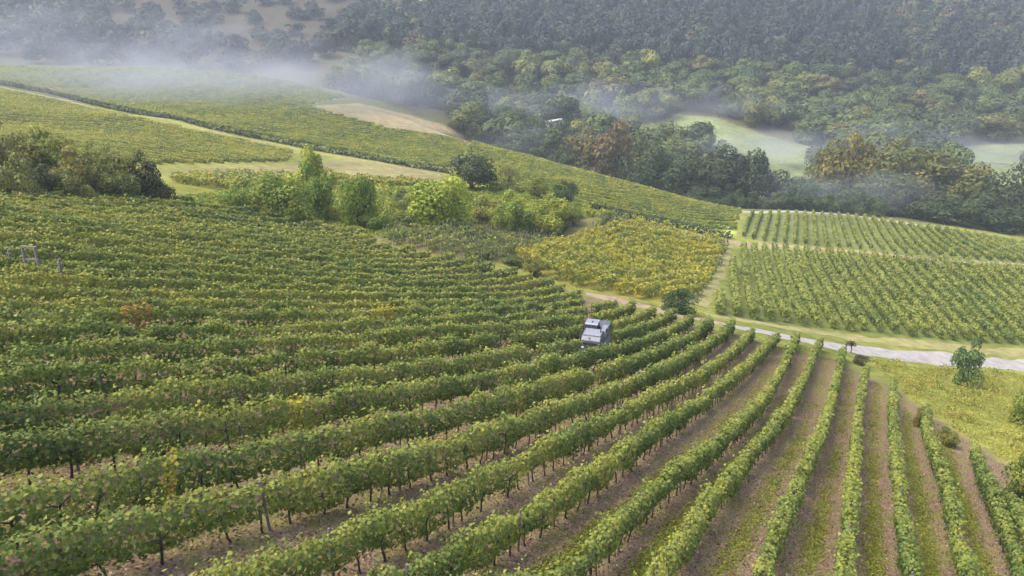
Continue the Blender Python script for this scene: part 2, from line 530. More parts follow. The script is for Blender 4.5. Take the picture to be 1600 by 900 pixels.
def gravel_mat(name, c1, c2):
    m, nt, b, out = new_mat(name)
    tc = nt.nodes.new('ShaderNodeTexCoord')
    n1 = nt.nodes.new('ShaderNodeTexNoise'); n1.inputs['Scale'].default_value = 0.7; n1.inputs['Detail'].default_value = 8; n1.inputs['Roughness'].default_value = 0.7
    nt.links.new(tc.outputs['Object'], n1.inputs['Vector'])
    r = ramp(nt, [(0.35, c1), (0.6, c2)], n1.outputs['Fac'])
    nt.links.new(r.outputs['Color'], b.inputs['Base Color']); b.inputs['Roughness'].default_value = 0.95
    bp = nt.nodes.new('ShaderNodeBump'); bp.inputs['Strength'].default_value = 0.4; nt.links.new(n1.outputs['Fac'], bp.inputs['Height']); nt.links.new(bp.outputs[0], b.inputs['Normal'])
    return m


M_GRAVEL = gravel_mat('pale_gravel', (0.225, 0.203, 0.183), (0.345, 0.318, 0.292))
M_DIRT = gravel_mat('bare_dirt', (0.20, 0.13, 0.085), (0.34, 0.25, 0.17))
M_DRY = gravel_mat('dry_grass', (0.17, 0.16, 0.050), (0.29, 0.26, 0.095))

tag(strip_sheet('gravel_track', [(1130, 508, .7), (1170, 515, 1.3), (1230, 527, 1.8), (1300, 541, 2.1), (1380, 553, 2.4), (1460, 562, 2.4), (1540, 567, 2.4), (1640, 572, 2.4), (1800, 580, 2.4)], 0.10, M_GRAVEL, seed=1), kind='structure')
tag(strip_sheet('dirt_track', [(915, 460, 1.2), (960, 468, 1.6), (1010, 479, 1.8), (1050, 490, 1.6), (1095, 499, 1.4), (1135, 508, 1.2)], 0.08, M_DIRT, seed=2), kind='structure')
tag(strip_sheet('field_path', [(975, 338, 0.96), (1020, 350, 1.28), (1080, 364, 1.60), (1150, 379, 1.76), (1240, 385, 1.44), (1350, 395, 1.36), (1480, 408, 1.20), (1650, 421, 1.04)], 0.10, M_DIRT, seed=3), kind='structure')
tag(strip_sheet('crest_road', [(930, 274, 1.6), (980, 287, 2.0), (1040, 304, 2.2), (1100, 321, 2.4), (1150, 330, 2.6), (1200, 331.5, 2.8), (1270, 332, 2.8), (1340, 338, 2.6), (1400, 347, 2.2), (1480, 360, 2.0), (1560, 374, 1.8)], 0.15, M_GRAVEL, seed=4), kind='structure')
tag(strip_sheet('grass_verge', [(1100, 491, 0.70), (1200, 508, 1.12), (1300, 523, 1.26), (1400, 535, 1.40), (1500, 544, 1.40), (1640, 551, 1.40), (1800, 560, 1.40)], 0.06, M_DRY, ragged=0.5, seed=5), kind='structure')
tag(strip_sheet('hill_path', [(0, 136, 0.72), (100, 156, 0.78), (200, 180, 0.84), (330, 206, 0.78), (450, 230, 0.84), (540, 247, 0.72), (690, 274, 0.60)], 0.10, M_DRY, ragged=0.6, seed=6), kind='structure')
tag(strip_sheet('row_gap_path', [(1140, 384, 1.0), (1128, 410, 1.2), (1108, 450, 1.3), (1090, 480, 1.5)], 0.06, M_DRY, ragged=0.4, seed=7), kind='structure')

# ------------------------------------------------------------------ vines
TRUNKS = []
for k in range(7):
    r = np.random.default_rng(100 + k)
    path = [(0, 0, -0.12)]; x = y = 0
    for z in (0.15, 0.35, 0.55, 0.78, 0.95):
        x += r.normal(0, 0.035); y += r.normal(0, 0.03); path.append((x, y, z))
    geos = [tube_mesh('t', path, [.045, .036, .032, .034, .030, .022], 6)]
    top = np.array(path[4])
    for s in (-1, 1):
        geos.append(tube_mesh('c', [top, top + (0.02, s * 0.18, 0.12), top + (0.0, s * 0.42, 0.20)], [.022, .018, .010], 5))
    TRUNKS.append(mesh_py('vine_trunk', *join_geo(geos), smooth=True)); TRUNKS[-1].materials.append(M_VINEWOOD)
POST_ME = mesh_py('trellis_post', *join_geo([tube_mesh('p', [(0, 0, -0.2), (0, 0, 0.9), (0.01, 0, 1.72)], [.045, .043, .038], 6), box_geo(-.06, .06, -.012, .012, 1.55, 1.59)]))
POST_ME.materials.append(M_POST)


def lod(d):
    s = np.interp(d, [12, 20, 35, 60, 100, 170, 300], [.120, .125, .145, .21, .34, .52, .80])
    n = np.interp(d, [12, 20, 35, 60, 100, 170, 300], [430, 400, 300, 160, 68, 29, 13])
    return s, n


def vine_row(xy, seed, label, group, bias=0.0, zlo=0.62, zhi=1.72, half=0.27, wood=False, gaps=(), dens=1.0, ragged=1.0, name='vine_row', pat_seed=5, stake=False, mat=None, cat='vine row', cap=1.0, lk=1.0, red=()):
    r = np.random.default_rng(seed)
    xy = np.asarray(xy, float)
    d = np.r_[0, np.cumsum(np.hypot(*np.diff(xy, axis=0).T))]
    if d[-1] < 2.5: return None
    step = 0.25
    t = np.arange(0, d[-1], step)
    X = np.interp(t, d, xy[:, 0]); Y = np.interp(t, d, xy[:, 1])
    T = unit(np.stack([np.gradient(X), np.gradient(Y)], 1))
    Z = gz(X, Y)
    u, v, dep = proj(np.stack([X, Y, Z + 1.2], -1))
    s, n = lod(np.clip(dep, 12, 400))
    big = smooth1(t, 1.15, seed + 1)                 # each vine's own vigour
    fine = smooth1(t, 0.45, seed + 2)
    slow = smooth1(t, 7.0, seed + 3)
    n = n / lk ** 1.7; s = s * lk
    gap = np.ones(len(t))
    g = smooth1(t, 1.3, seed + 4)
    gap[g > 1.03 - 0.05 * ragged] = 0.12                # a missing or weak plant
    for (a, b) in gaps: gap[(u > a) & (u < b)] *= 0.05
    off = (smooth1(t, 2.2, seed + 6) - 0.5) * 0.16
    hw = half * (0.72 + 0.42 * big + 0.30 * fine * ragged)
    hi = zhi + (big - 0.5) * 0.34 * ragged + (fine - 0.5) * 0.26 * ragged + (slow - 0.5) * 0.2
    lo = zlo + (smooth1(t, 1.0, seed + 7) - 0.5) * 0.45 * ragged
    k = r.poisson(n * step * gap * dens * (0.70 + 0.6 * big))
    idx = np.repeat(np.arange(len(t)), k)
    m = len(idx)
    if m == 0: return None
    al = r.uniform(0, step, m)
    # around the oval of the hedge, mostly near its skin
    th = r.uniform(-0.55 * np.pi, 1.55 * np.pi, m)
    rad = 1 - np.abs(r.normal(0, 0.20, m)); rad = np.where(r.uniform(size=m) < 0.09, r.uniform(1.05, 1.45, m), rad)
    cx = np.cos(th); cz = np.sin(th)
    cx = np.sign(cx) * np.abs(cx) ** 0.6; cz = np.sign(cz) * np.abs(cz) ** 0.75
    mid = (hi + lo)[idx] / 2; hh = (hi - lo)[idx] / 2
    side = cx * rad * hw[idx] + off[idx]
    up = mid + cz * rad * hh
    Nx = -T[idx, 1]; Ny = T[idx, 0]
    C = np.stack([X[idx] + T[idx, 0] * al + Nx * side, Y[idx] + T[idx, 1] * al + Ny * side, Z[idx] + up], 1)
    N = np.stack([Nx * cx, Ny * cx, cz * 0.8 + 0.25], 1) + r.normal(0, 0.45, (m, 3))
    size = s[idx] * r.uniform(0.65, 1.3, m)
    hue = 0.40 + r.normal(0, 0.075, m) + bias + 0.22 * np.clip(cz, 0, 1) * r.uniform(0.3, 1, m)  # upward leaves paler: young tips, plus top light painted into the hue
    hue += (patch2(C[:, 0], C[:, 1], 9.0, pat_seed) - 0.5) * 0.16 + (patch2(C[:, 0], C[:, 1], 28.0, pat_seed + 1) - 0.5) * 0.14 + (smooth1(t, 1.2, seed + 8)[idx] - 0.5) * 0.20
    # a few single plants already turning
    turn = smooth1(t, 1.2, seed + 12)[idx]
    hue += np.where(turn > 0.972, 0.26, 0.0) + np.where(r.uniform(size=m) < 0.008, 0.25, 0)
    if wood:                                             # long loose shoots standing out of the trimmed top
        ns = int(d[-1] * 1.6); si = r.integers(0, len(t), ns); L_ = r.uniform(.18, .50, ns); kk = 7
        f_ = np.tile(np.linspace(.1, 1, kk), ns); sr = np.repeat(si, kk); Lr = np.repeat(L_, kk)
        lean = np.repeat(r.normal(0, .6, (ns, 2)), kk, 0) * (f_ ** 1.6 * Lr)[:, None]
        Cs = np.stack([X[sr] + lean[:, 0], Y[sr] + lean[:, 1], Z[sr] + hi[sr] - .08 + Lr * f_ * (1 - .35 * f_)], 1) + r.normal(0, .03, (ns * kk, 3))
        Cs = Cs[np.repeat(gap[si] > .5, kk)]
        C = np.concatenate([C, Cs]); N = np.concatenate([N, r.normal(size=(len(Cs), 3)) + (0, 0, .4)]); size = np.concatenate([size, r.uniform(.07, .13, len(Cs))])
        hue = np.concatenate([hue, .50 + bias + r.normal(0, .06, len(Cs))])
    hue = np.where(hue > cap, cap - (hue - cap) * .5, hue)
    for (a, b, hv) in red:
        uu_ = proj(C)[0]; mk = (uu_ > a) & (uu_ < b) & (r.uniform(size=len(C)) < .75); hue = np.where(mk, hv + r.normal(0, .03, len(C)), hue)
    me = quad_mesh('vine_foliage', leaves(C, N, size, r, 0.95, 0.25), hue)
    root = bpy.data.objects.new(name, None); COL.objects.link(root); root.empty_display_size = 0.3
    h0 = len(t) // 2
    root.location = (X[h0], Y[h0], Z[h0])
    tag(root, label, cat, group)
    V = me.vertices
    co = np.empty(len(V) * 3, np.float32); V.foreach_get('co', co)
    co = co.reshape(-1, 3) - np.array(root.location, np.float32); V.foreach_set('co', co.ravel()); me.update()
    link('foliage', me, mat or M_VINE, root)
    base = np.array(root.location)
    if wood:
        sp = max(1.05, d[-1] / 98.0); q = np.arange(0.4, d[-1] - 0.2, sp); c = 0
        for a in q:
            a2 = a + r.normal(0, 0.08); i = min(int(a2 / step), len(t) - 1)
            if r.uniform() < 0.05 or not (-140 < u[i] < 1740 and v[i] < 1010 and dep[i] > 6): continue
            o = link('trunk', TRUNKS[int(r.integers(len(TRUNKS)))], None, root)
            o.location = (X[i] - base[0], Y[i] - base[1], Z[i] - base[2])
            o.rotation_euler = (r.normal(0, .09), r.normal(0, .09), math.atan2(-T[i, 0], T[i, 1]) + r.choice([0, math.pi]) + r.normal(0, .2))
            sc = r.uniform(0.85, 1.15); o.scale = (sc, sc, sc)
    if wood or stake:
        sp = 5.5 if wood else 1.25
        for a in np.arange(0.05, d[-1], max(sp, d[-1] / 90)):
            i = min(int(a / step), len(t) - 1)
            if not (-140 < u[i] < 1740 and v[i] < 1010 and dep[i] > 6): continue
            o = link('post', POST_ME, None, root)
            o.location = (X[i] - base[0], Y[i] - base[1], Z[i] - base[2])
            o.rotation_euler = (r.normal(0, .05), r.normal(0, .05), math.atan2(-T[i, 0], T[i, 1]))
            if stake: o.scale = (1.25, 1.25, r.uniform(1.1, 1.5))
    return root


ORD = ('first second third fourth fifth sixth seventh eighth ninth tenth eleventh twelfth thirteenth fourteenth fifteenth sixteenth seventeenth eighteenth nineteenth twentieth').split()
TENS = {20: 'twenty', 30: 'thirty', 40: 'forty', 50: 'fifty', 60: 'sixty', 70: 'seventy', 80: 'eighty', 90: 'ninety'}


def nth(n):
    if n <= 20: return ORD[n - 1]
    t = n // 10 * 10
    if n % 10 == 0: return TENS[t][:-1] + 'ieth'
    return TENS[t] + '-' + ORD[n % 10 - 1]


ROWS = {
 'b': [(0, 486), (187, 484), (400, 484), (575, 482), (690, 477), (800, 471), (910, 465)],
 'c': [(0, 509), (212, 510), (400, 506), (500, 502), (615, 498), (700, 492), (800, 485), (905, 477), (964, 474)],
 'd': [(0, 545), (175, 536), (400, 532), (550, 517), (700, 510), (800, 500), (907, 490), (990, 480)],
 'e': [(0, 571), (112, 567), (250, 560), (400, 558), (540, 541), (650, 532), (775, 522), (907, 504), (960, 500), (1022, 487)],
 'f': [(0, 622), (87, 617), (170, 612), (250, 600), (400, 594), (445, 586), (575, 577), (650, 565), (700, 557), (800, 540), (890, 532), (955, 517), (1054, 492)],
 'g': [(0, 676), (80, 668), (137, 665), (212, 651), (312, 639), (400, 635), (450, 619), (550, 612), (675, 595), (762, 577), (800, 569), (877, 557), (950, 540), (1000, 525), (1082, 501)],
 'h': [(0, 771), (50, 755), (100, 741), (162, 732), (212, 722), (262, 710), (362, 692), (475, 672), (550, 662), (625, 647), (700, 635), (800, 609), (850, 590), (925, 575), (962, 567), (1050, 531), (1112, 509)],
 'i': [(0, 855), (50, 832), (112, 825), (150, 815), (195, 800), (250, 790), (312, 772), (400, 752), (500, 730), (587, 710), (650, 696), (725, 675), (800, 653), (900, 620), (975, 592), (1062, 552), (1112, 531), (1145, 515)],
 'j': [(340, 890), (400, 865), (500, 832), (562, 815), (612, 790), (662, 772), (725, 747), (762, 725), (800, 709), (850, 690), (900, 676), (950, 637), (995, 622), (1050, 600), (1100, 567), (1142, 547), (1176, 525)],
 'k': [(600, 893), (687, 855), (737, 827), (800, 793), (885, 755), (900, 737), (975, 697), (1012, 670), (1100, 610), (1142, 580), (1200, 545), (1211, 530)],
 'l': [(850, 887), (920, 847), (975, 800), (1000, 772), (1040, 732), (1092, 697), (1142, 672), (1200, 600), (1225, 562), (1247, 536)],
 'm': [(1030, 880), (1055, 845), (1070, 822), (1095, 787), (1125, 750), (1155, 712), (1200, 672), (1225, 630), (1245, 605), (1262, 575), (1280, 542)],
 'n': [(1195, 890), (1205, 845), (1220, 800), (1242, 765), (1260, 717), (1280, 677), (1292, 645), (1305, 600), (1317, 555)],
 'o': [(1322, 897), (1328, 837), (1332, 775), (1337, 725), (1340, 677), (1345, 620), (1352, 580)],
 'p': [(1432, 895), (1422, 840), (1412, 770), (1405, 725), (1402, 677), (1398, 637), (1396, 597)],
 'q': [(1522, 887), (1507, 840), (1490, 775), (1475, 725), (1455, 682), (1447, 635)],
 'r': [(1602, 885), (1585, 837), (1565, 800), (1545, 755), (1532, 725), (1522, 690)],
}
ROW_XY = {}
for key, tr in ROWS.items():
    tr = np.array(tr, float)
    if key in 'mnopqr': tr = tr[np.argsort(tr[:, 1])]
    elif key in 'jkl': tr = tr[::-1]
    else: tr = tr[::-1]
    q = np.r_[0, np.cumsum(np.hypot(*np.diff(tr, axis=0).T))]; q /= q[-1]
    tt = np.linspace(0, 1, 60)
    uv = np.stack([np.interp(tt, q, tr[:, k]) for k in (0, 1)], 1)
    uvp = np.stack([np.polyval(np.polyfit(tt, uv[:, k], 5), tt) for k in (0, 1)], 1)
    P = main_top(uvp[:, 0], uvp[:, 1])[:, :2]
    # lengthen the near end out of the frame
    e = unit(P[-1] - P[-6])
    ext = 9.0
    P = np.concatenate([P, P[-1] + e * np.linspace(1, ext, 9)[:, None]])
    ROW_XY[key] = P
G_MAIN = 'vine rows of the foreground vineyard'
LAB = {
 'b': 'green vine row fifth behind the straddle tractor, ending left of the dirt track',
 'c': 'green vine row fourth behind the straddle tractor, reaching the dirt track',
 'd': 'green vine row third behind the straddle tractor, with its end at the dirt track',
 'e': 'green vine row second behind the straddle tractor with a bare gap halfway',
 'f': 'vine row that the grey straddle tractor stands over',
 'g': 'vine row directly in front of the grey straddle tractor',
 'h': 'second vine row in front of the straddle tractor, broken by a bare gap',
 'i': 'third vine row in front of the tractor, running from the bottom left corner',
 'j': 'fourth vine row in front of the tractor, yellowish near the bottom edge',
 'k': 'vine row with dark bare trunks, ending just left of the pale track',
 'l': 'vine row above brown littered soil, second to end along the pale track',
 'm': 'slanting vine row with dense yellow green top, third to end along the pale track',
 'n': 'vine row left of the brightest strip of grass, leaning slightly right',
 'o': 'upright vine row with pale yellow leaves, right of the brightest grass strip',
 'p': 'bluish green upright vine row third from the right edge of the foreground vineyard',
 'q': 'vine row second from the yellow weedy slope, its trunks showing on the left',
 'r': 'short vine row next to the yellow weedy slope with thick dark trunks',
}
GAPS = {'e': [(777, 800)], 'f': [(828, 848), (905, 960)], 'g': [], 'h': [(925, 938)], 'i': [(405, 420)], 'c': [(915, 925)], 'd': [(909, 925)], 'k': []}
RED = {'b': [(188, 238, .93), (578, 616, .87)], 'h': [(255, 275, .88)], 'g': [(450, 475, .84)]}
for n_, key in enumerate('bcdefghijklmnopqr'):
    b_ = {'o': .06, 'j': .05, 'm': .07, 'n': .07, 'l': .05, 'k': .04, 'p': .02, 'q': .02}.get(key, 0.0)
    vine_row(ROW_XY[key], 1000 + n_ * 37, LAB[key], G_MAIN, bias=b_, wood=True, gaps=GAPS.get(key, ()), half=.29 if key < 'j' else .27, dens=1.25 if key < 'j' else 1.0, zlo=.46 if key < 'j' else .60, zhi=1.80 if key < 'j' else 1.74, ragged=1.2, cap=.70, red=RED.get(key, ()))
# one more stub of a row at the very right edge
_q = np.array([main_top(1578, 778)[:2], main_top(1640, 900)[:2]])
vine_row(np.linspace(_q[0], _q[1], 20), 3001, 'stub of a vine row at the right edge below the yellow weedy slope', G_MAIN, wood=True)

# the rows further up the slope: parallel to the highest traced one
B = ROW_XY['b']
bd = unit(B[-10] - B[0])
far_e = unit(B[0] - B[8])
Bx = np.concatenate([B[0] + far_e * np.linspace(40, 1, 20)[:, None], B, B[-1] + unit(B[-1] - B[-6]) * np.linspace(1, 40, 20)[:, None]])
for _ in range(40): Bx[1:-1] = (Bx[:-2] + Bx[2:] + 2 * Bx[1:-1]) / 4
Tn = unit(np.gradient(Bx, axis=0)); Nn = np.stack([-Tn[:, 1], Tn[:, 0]], 1)
if (Nn[len(Nn) // 2] @ np.array([0, 1.0])) < 0: Nn = -Nn
for _ in range(20): Nn[1:-1] = unit(Nn[:-2] + Nn[2:] + 2 * Nn[1:-1])
cnt = 0
for k in range(1, 60):
    Q = Bx + Nn * 2.35 * k
    u, v, dep = proj(np.stack([Q[:, 0], Q[:, 1], gz(Q[:, 0], Q[:, 1])], -1))
    ok = (v > main_edge(u) + 1.5) & (u > -260) & (u < 912) & (dep > 10) & (dep < 100)
    if ok.sum() < 3: continue
    ii = np.where(ok)[0]; Qr = Q[ii[0]:ii[-1] + 1]
    uu, vv, _ = proj(np.stack([Qr[:, 0], Qr[:, 1], gz(Qr[:, 0], Qr[:, 1])], -1))
    if uu.max() < -20: continue
    cnt += 1
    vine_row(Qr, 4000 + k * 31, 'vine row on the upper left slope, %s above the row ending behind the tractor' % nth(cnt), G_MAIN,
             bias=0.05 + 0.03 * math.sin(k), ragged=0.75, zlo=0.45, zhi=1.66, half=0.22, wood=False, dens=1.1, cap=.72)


def field(poly, az, spacing, seed, label, group, dr, origin, bend=0.0, reverse=False, minlen=5.0, **kw):
    """straight parallel rows of a field whose outline is known; az in degrees from the view direction to the right"""
    a = math.radians(az)
    dv = np.array([math.sin(a), math.cos(a)]); nv = np.array([dv[1], -dv[0]])
    o = hit(*origin)[:2]
    n = 0
    offs = np.arange(-220, 221, 1.0) * spacing
    if reverse: offs = offs[::-1]
    for k, of in enumerate(offs):
        if abs(of) > 260: continue
        s = np.arange(-260, 261, 1.0)
        P = o + nv * of + dv * s[:, None] + nv * (bend * (s / 100) ** 2)[:, None]
        z = gz(P[:, 0], P[:, 1])
        u, v, dep = proj(np.stack([P[:, 0], P[:, 1], z], -1))
        ok = in_poly(u, v, poly) & (dep > dr[0]) & (dep < dr[1])
        if ok.sum() < minlen: continue
        # longest unbroken run
        e = np.flatnonzero(np.diff(np.r_[0, ok.astype(int), 0])); st, en = e[::2], e[1::2]
        j = int(np.argmax(en - st))
        if en[j] - st[j] < minlen: continue
        n += 1
        vine_row(P[st[j]:en[j]], seed + 53 * (k % 400), label % nth(n), group, **kw)
    return n


print('main upper', cnt)
print('midr', field(Z_MIDR, 17, 2.4, 8000, 'vine row in the vineyard beyond the pale track, %s from its left edge', 'vine rows of the right vineyard', (85, 190), (1165, 440), bend=2.0, bias=0.08, zlo=0.3, zhi=1.8, half=0.50, ragged=1.2, pat_seed=31, cap=.66))
print('strip', field(Z_STRIP, 22, 2.5, 9000, 'pale vine row in the strip below the crest road, %s from its left end', 'vine rows below the crest road', (150, 235), (1212, 360), bias=0.08, zlo=0.3, zhi=1.5, half=0.28, ragged=0.7, pat_seed=41, lk=.8, cap=.66))
print('low', field(Z_LOW, 64, 3.2, 10000, 'level vine row left of the crest road, %s up from the dirt path', 'level vine rows left of the crest road', (140, 266), (1000, 338), reverse=True, bias=0.11, zlo=0.2, zhi=1.15, half=0.28, ragged=0.4, pat_seed=51, cap=.8, lk=.7))
print('yel', field(Z_YEL, 40, 2.3, 11000, 'yellow vine row in the golden patch behind the dark bush, %s from its left', 'yellow vine rows', (85, 190), (1000, 420), bias=0.22, zlo=0.2, zhi=2.0, half=0.42, ragged=2.8, pat_seed=61, dens=1.1, cap=.88))
print('stake', field(Z_STAKE, 24, 2.3, 12000, 'thin staked vine row below the shrub belt, %s from the left', 'staked vine rows', (80, 190), (750, 385), bias=0.0, zlo=0.1, zhi=1.7, half=0.22, ragged=2.0, dens=0.55, stake=True, pat_seed=71))
G_HILL = 'vine rows on the misty left hill'
print('hill', field(Z_HILLT, 78, 3.4, 13000, 'far vine row above the dark hedge on the left hill, %s from the bottom', G_HILL, (150, 345), (500, 225), reverse=True, bend=2.5, bias=0.12, zlo=0.15, zhi=1.0, half=0.4, ragged=0.3, pat_seed=81, cap=.8, minlen=12, lk=.62))
print('hillb', field(Z_HILLB, 88, 3.0, 14000, 'far vine row below the dark hedge on the left hill, %s from the bottom', 'vine rows below the hedge on the left hill', (125, 300), (300, 245), reverse=True, bias=0.15, zlo=0.15, zhi=1.0, half=0.38, ragged=0.4, pat_seed=91, cap=.8, minlen=12, lk=.62))
print('lowv', field(Z_LOWV, 86, 2.6, 15000, 'yellow green vine row in front of the pale grass strip, %s from the front', 'vine rows before the pale grass strip', (95, 185), (360, 290), reverse=True, bias=0.12, zlo=0.3, zhi=1.6, half=0.45, ragged=1.2, pat_seed=95, minlen=10))

# the dark hedge along the hill path, the low hedge along the field path
def hit_line(uv, n=80):
    P = np.array([hit(u, v)[:2] for u, v in uv]); d = np.r_[0, np.cumsum(np.hypot(*np.diff(P, axis=0).T))]
    t = np.linspace(0, d[-1], n); return np.stack([np.interp(t, d, P[:, k]) for k in (0, 1)], 1)
M_HEDGE = leaf_mat('hedge_leaves', [(0.0, (0.018, 0.028, 0.014)), (0.5, (0.075, 0.095, 0.036)), (1.0, (0.150, 0.160, 0.055))], 0.2)
vine_row(hit_line([(-60, 121), (0, 132), (100, 152), (200, 176), (330, 202), (450, 226), (540, 243), (640, 261), (705, 272)], 160), 16001,
         'long dark hedge running down the misty left hill beside a pale path', None, zlo=0.0, zhi=1.35, half=0.6, ragged=1.8, mat=M_HEDGE, cat='hedge', name='hedge', dens=1.5)
vine_row(hit_line([(925, 328), (980, 341), (1030, 352), (1090, 364), (1140, 373)], 60), 16050,
         'low dark hedge along the brown field path below the level vine rows', None, zlo=0.0, zhi=1.7, half=0.7, ragged=1.8, mat=M_HEDGE, cat='hedge', name='hedge', dens=1.4)

# ------------------------------------------------------------------ trees and shrubs
def crown_geo(kind, n, leaf, seed, far=False):
    """leaf faces of a crown one unit high and one unit wide"""
    r = np.random.default_rng(seed)
    lob = []
    if kind == 'round': zc, zr, rr_, nl, lr = 0.52, 0.46, 0.46, 24, (0.13, 0.23)
    elif kind == 'tall': zc, zr, rr_, nl, lr = 0.52, 0.46, 0.42, 22, (0.12, 0.20)
    elif kind == 'bush': zc, zr, rr_, nl, lr = 0.36, 0.56, 0.48, 22, (0.12, 0.22)
    elif kind == 'ivy': zc, zr, rr_, nl, lr = 0.34, 0.58, 0.46, 16, (0.15, 0.26)
    elif kind == 'cone': zc, zr, rr_, nl, lr = 0.30, 0.62, 0.46, 44, (0.07, 0.13)
    elif kind == 'airy': zc, zr, rr_, nl, lr = 0.46, 0.54, 0.46, 44, (0.06, 0.13)
    if far: nl, lr = 11, (0.17, 0.30)
    while len(lob) < nl:
        p = r.uniform(-1, 1, 3); q = np.linalg.norm(p)
        if q > 1 or q < 0.35: continue
        x, y, z = p[0] * rr_ * 0.86, p[1] * rr_ * 0.86, zc + p[2] * zr * 0.84
        if z < 0.06 and kind != 'bush': continue
        lob.append((x, y, max(z, 0.05), r.uniform(*lr) * (1.15 - 0.35 * (p[2] > 0.4)), r.normal(0, 0.09)))
    lob = np.array(lob)
    w = lob[:, 3] ** 2; idx = r.choice(len(lob), n, p=w / w.sum())
    D = unit(r.normal(size=(n, 3))); D[:, 2] = np.where(r.uniform(size=n) < 0.35, np.abs(D[:, 2]), D[:, 2])
    rad = lob[idx, 3] * (1 - np.abs(r.normal(0, 0.05 if far else 0.16, n))) * np.where(r.uniform(size=n) < 0.08, r.uniform(1.05, 1.35, n), 1)
    flat = np.array([1, 1, 0.82])
    C = lob[idx, :3] + D * rad[:, None] * flat
    C[:, 2] = np.maximum(C[:, 2], 0.01)
    N = D + r.normal(0, 0.10 if far else 0.30, (n, 3)) + (0, 0, 0.1)
    if kind == 'ivy': N = N * (1, 1, 0.5); C[:, 2] -= np.abs(r.normal(0, 0.03, n)); C[:, 2] = np.maximum(C[:, 2], 0.01)
    hue = 0.48 + r.normal(0, 0.07 if far else 0.15, n) + lob[idx, 4] * (1.3 if far else 1)
    if kind == 'cone': C[:, :2] *= np.clip(1.25 - 0.95 * C[:, 2], .2, 1.3)[:, None]
    ex = np.percentile(np.hypot(C[:, 0], C[:, 1]), 97); C[:, :2] *= 0.5 / ex
    z9 = np.percentile(C[:, 2], 99); C[:, 2] *= 1.0 / z9
    return leaves(C, N, leaf * r.uniform(0.6, 1.4, n), r, 0.8, 0.25), hue


def trunk_geo(kind, seed):
    r = np.random.default_rng(seed + 77)
    th = {'bush': .02, 'ivy': .03, 'airy': .018}.get(kind, .026)
    z1 = {'bush': .45, 'ivy': .55}.get(kind, .72)
    g = [tube_mesh('t', [(0, 0, -.05), (r.normal(0, .01), r.normal(0, .01), .12), (r.normal(0, .02), r.normal(0, .02), .32), (r.normal(0, .03), r.normal(0, .03), z1)], [th * 1.4, th, th * .8, th * .3], 7)]
    for k in range(6):
        a = k * 1.05 + r.uniform(0, .6); z0 = r.uniform(.16, .40); rr_ = r.uniform(.2, .34)
        g.append(tube_mesh('b', [(0, 0, z0), (math.cos(a) * rr_ * .5, math.sin(a) * rr_ * .5, z0 + .14), (math.cos(a) * rr_, math.sin(a) * rr_, z0 + .30)], [th * .5, th * .35, th * .12], 5))
    return join_geo(g)


CROWN = {}; TRUNK = {}; WHOLE = {}
def protos(kind, n, leaf, count, seed):
    for k in range(count):
        V, h = crown_geo(kind, n, leaf, seed + k * 7)
        me = quad_mesh('crown', V, h); me.materials.append(M_TREE)
        CROWN.setdefault(kind, []).append(me)
        tm = mesh_py('trunk', *trunk_geo(kind, seed + k), smooth=True); tm.materials.append(M_BARK)
        TRUNK.setdefault(kind, []).append(tm)
protos('round', 3600, .050, 4, 500); protos('tall', 3200, .046, 3, 600); protos('bush', 4200, .048, 4, 700); protos('ivy', 5200, .046, 4, 800); protos('cone', 3600, .032, 2, 950); protos('airy', 3000, .036, 3, 900)


def whole(kind, k, n=2600, leaf=.062):
    """a far tree in one mesh: crown faces and a trunk"""
    key = (kind, k)
    if key not in WHOLE:
        V, h = crown_geo(kind, n, leaf, 1200 + k * 13 + len(kind), True)
        TV = []
        th = .03
        for s in range(6):
            a0, a1 = s * math.pi / 3, (s + 1) * math.pi / 3
            TV.append([(math.cos(a0) * th, math.sin(a0) * th, -.08), (math.cos(a1) * th, math.sin(a1) * th, -.08), (math.cos(a1) * th * .5, math.sin(a1) * th * .5, .6), (math.cos(a0) * th * .5, math.sin(a0) * th * .5, .6)])
        me = quad_mesh('tree', np.concatenate([V, np.array(TV)]), np.concatenate([h, np.full(6, .2)]))
        me.materials.append(M_TREEFAR); me.materials.append(M_BARK)
        mi = np.zeros(len(V) + 6, np.int32); mi[-6:] = 1
        me.polygons.foreach_set('material_index', mi)
        WHOLE[key] = me
    return WHOLE[key]


def top_z(y, v):
    k = (450 - v) / F
    return y * (k * CP - SP_) / (CP + k * SP_)


tree_no = 0
def tree(u, d, vtop, wpx, kind, tint, label, cat='tree', group=None, name='tree', single=False, zmin=None):
    global tree_no
    tree_no += 1
    r = np.random.default_rng(7000 + tree_no)
    b = at_depth(u, d)
    h = max(top_z(b[1], vtop) - b[2], 0.5)
    w = wpx / F * d
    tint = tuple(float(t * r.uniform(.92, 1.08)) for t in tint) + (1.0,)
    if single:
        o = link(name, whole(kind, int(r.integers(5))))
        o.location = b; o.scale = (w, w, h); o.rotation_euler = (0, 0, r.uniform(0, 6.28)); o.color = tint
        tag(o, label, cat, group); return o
    root = bpy.data.objects.new(name, None); COL.objects.link(root); root.location = b
    tag(root, label, cat, group)
    k = int(r.integers(len(CROWN[kind]))); a = r.uniform(0, 6.28)
    for nm, me in (('crown', CROWN[kind][k]), ('trunk', TRUNK[kind][k])):
        o = link(nm, me, None, root); o.scale = (w, w, h); o.rotation_euler = (0, 0, a)
        if nm == 'crown': o.color = tint
    return root


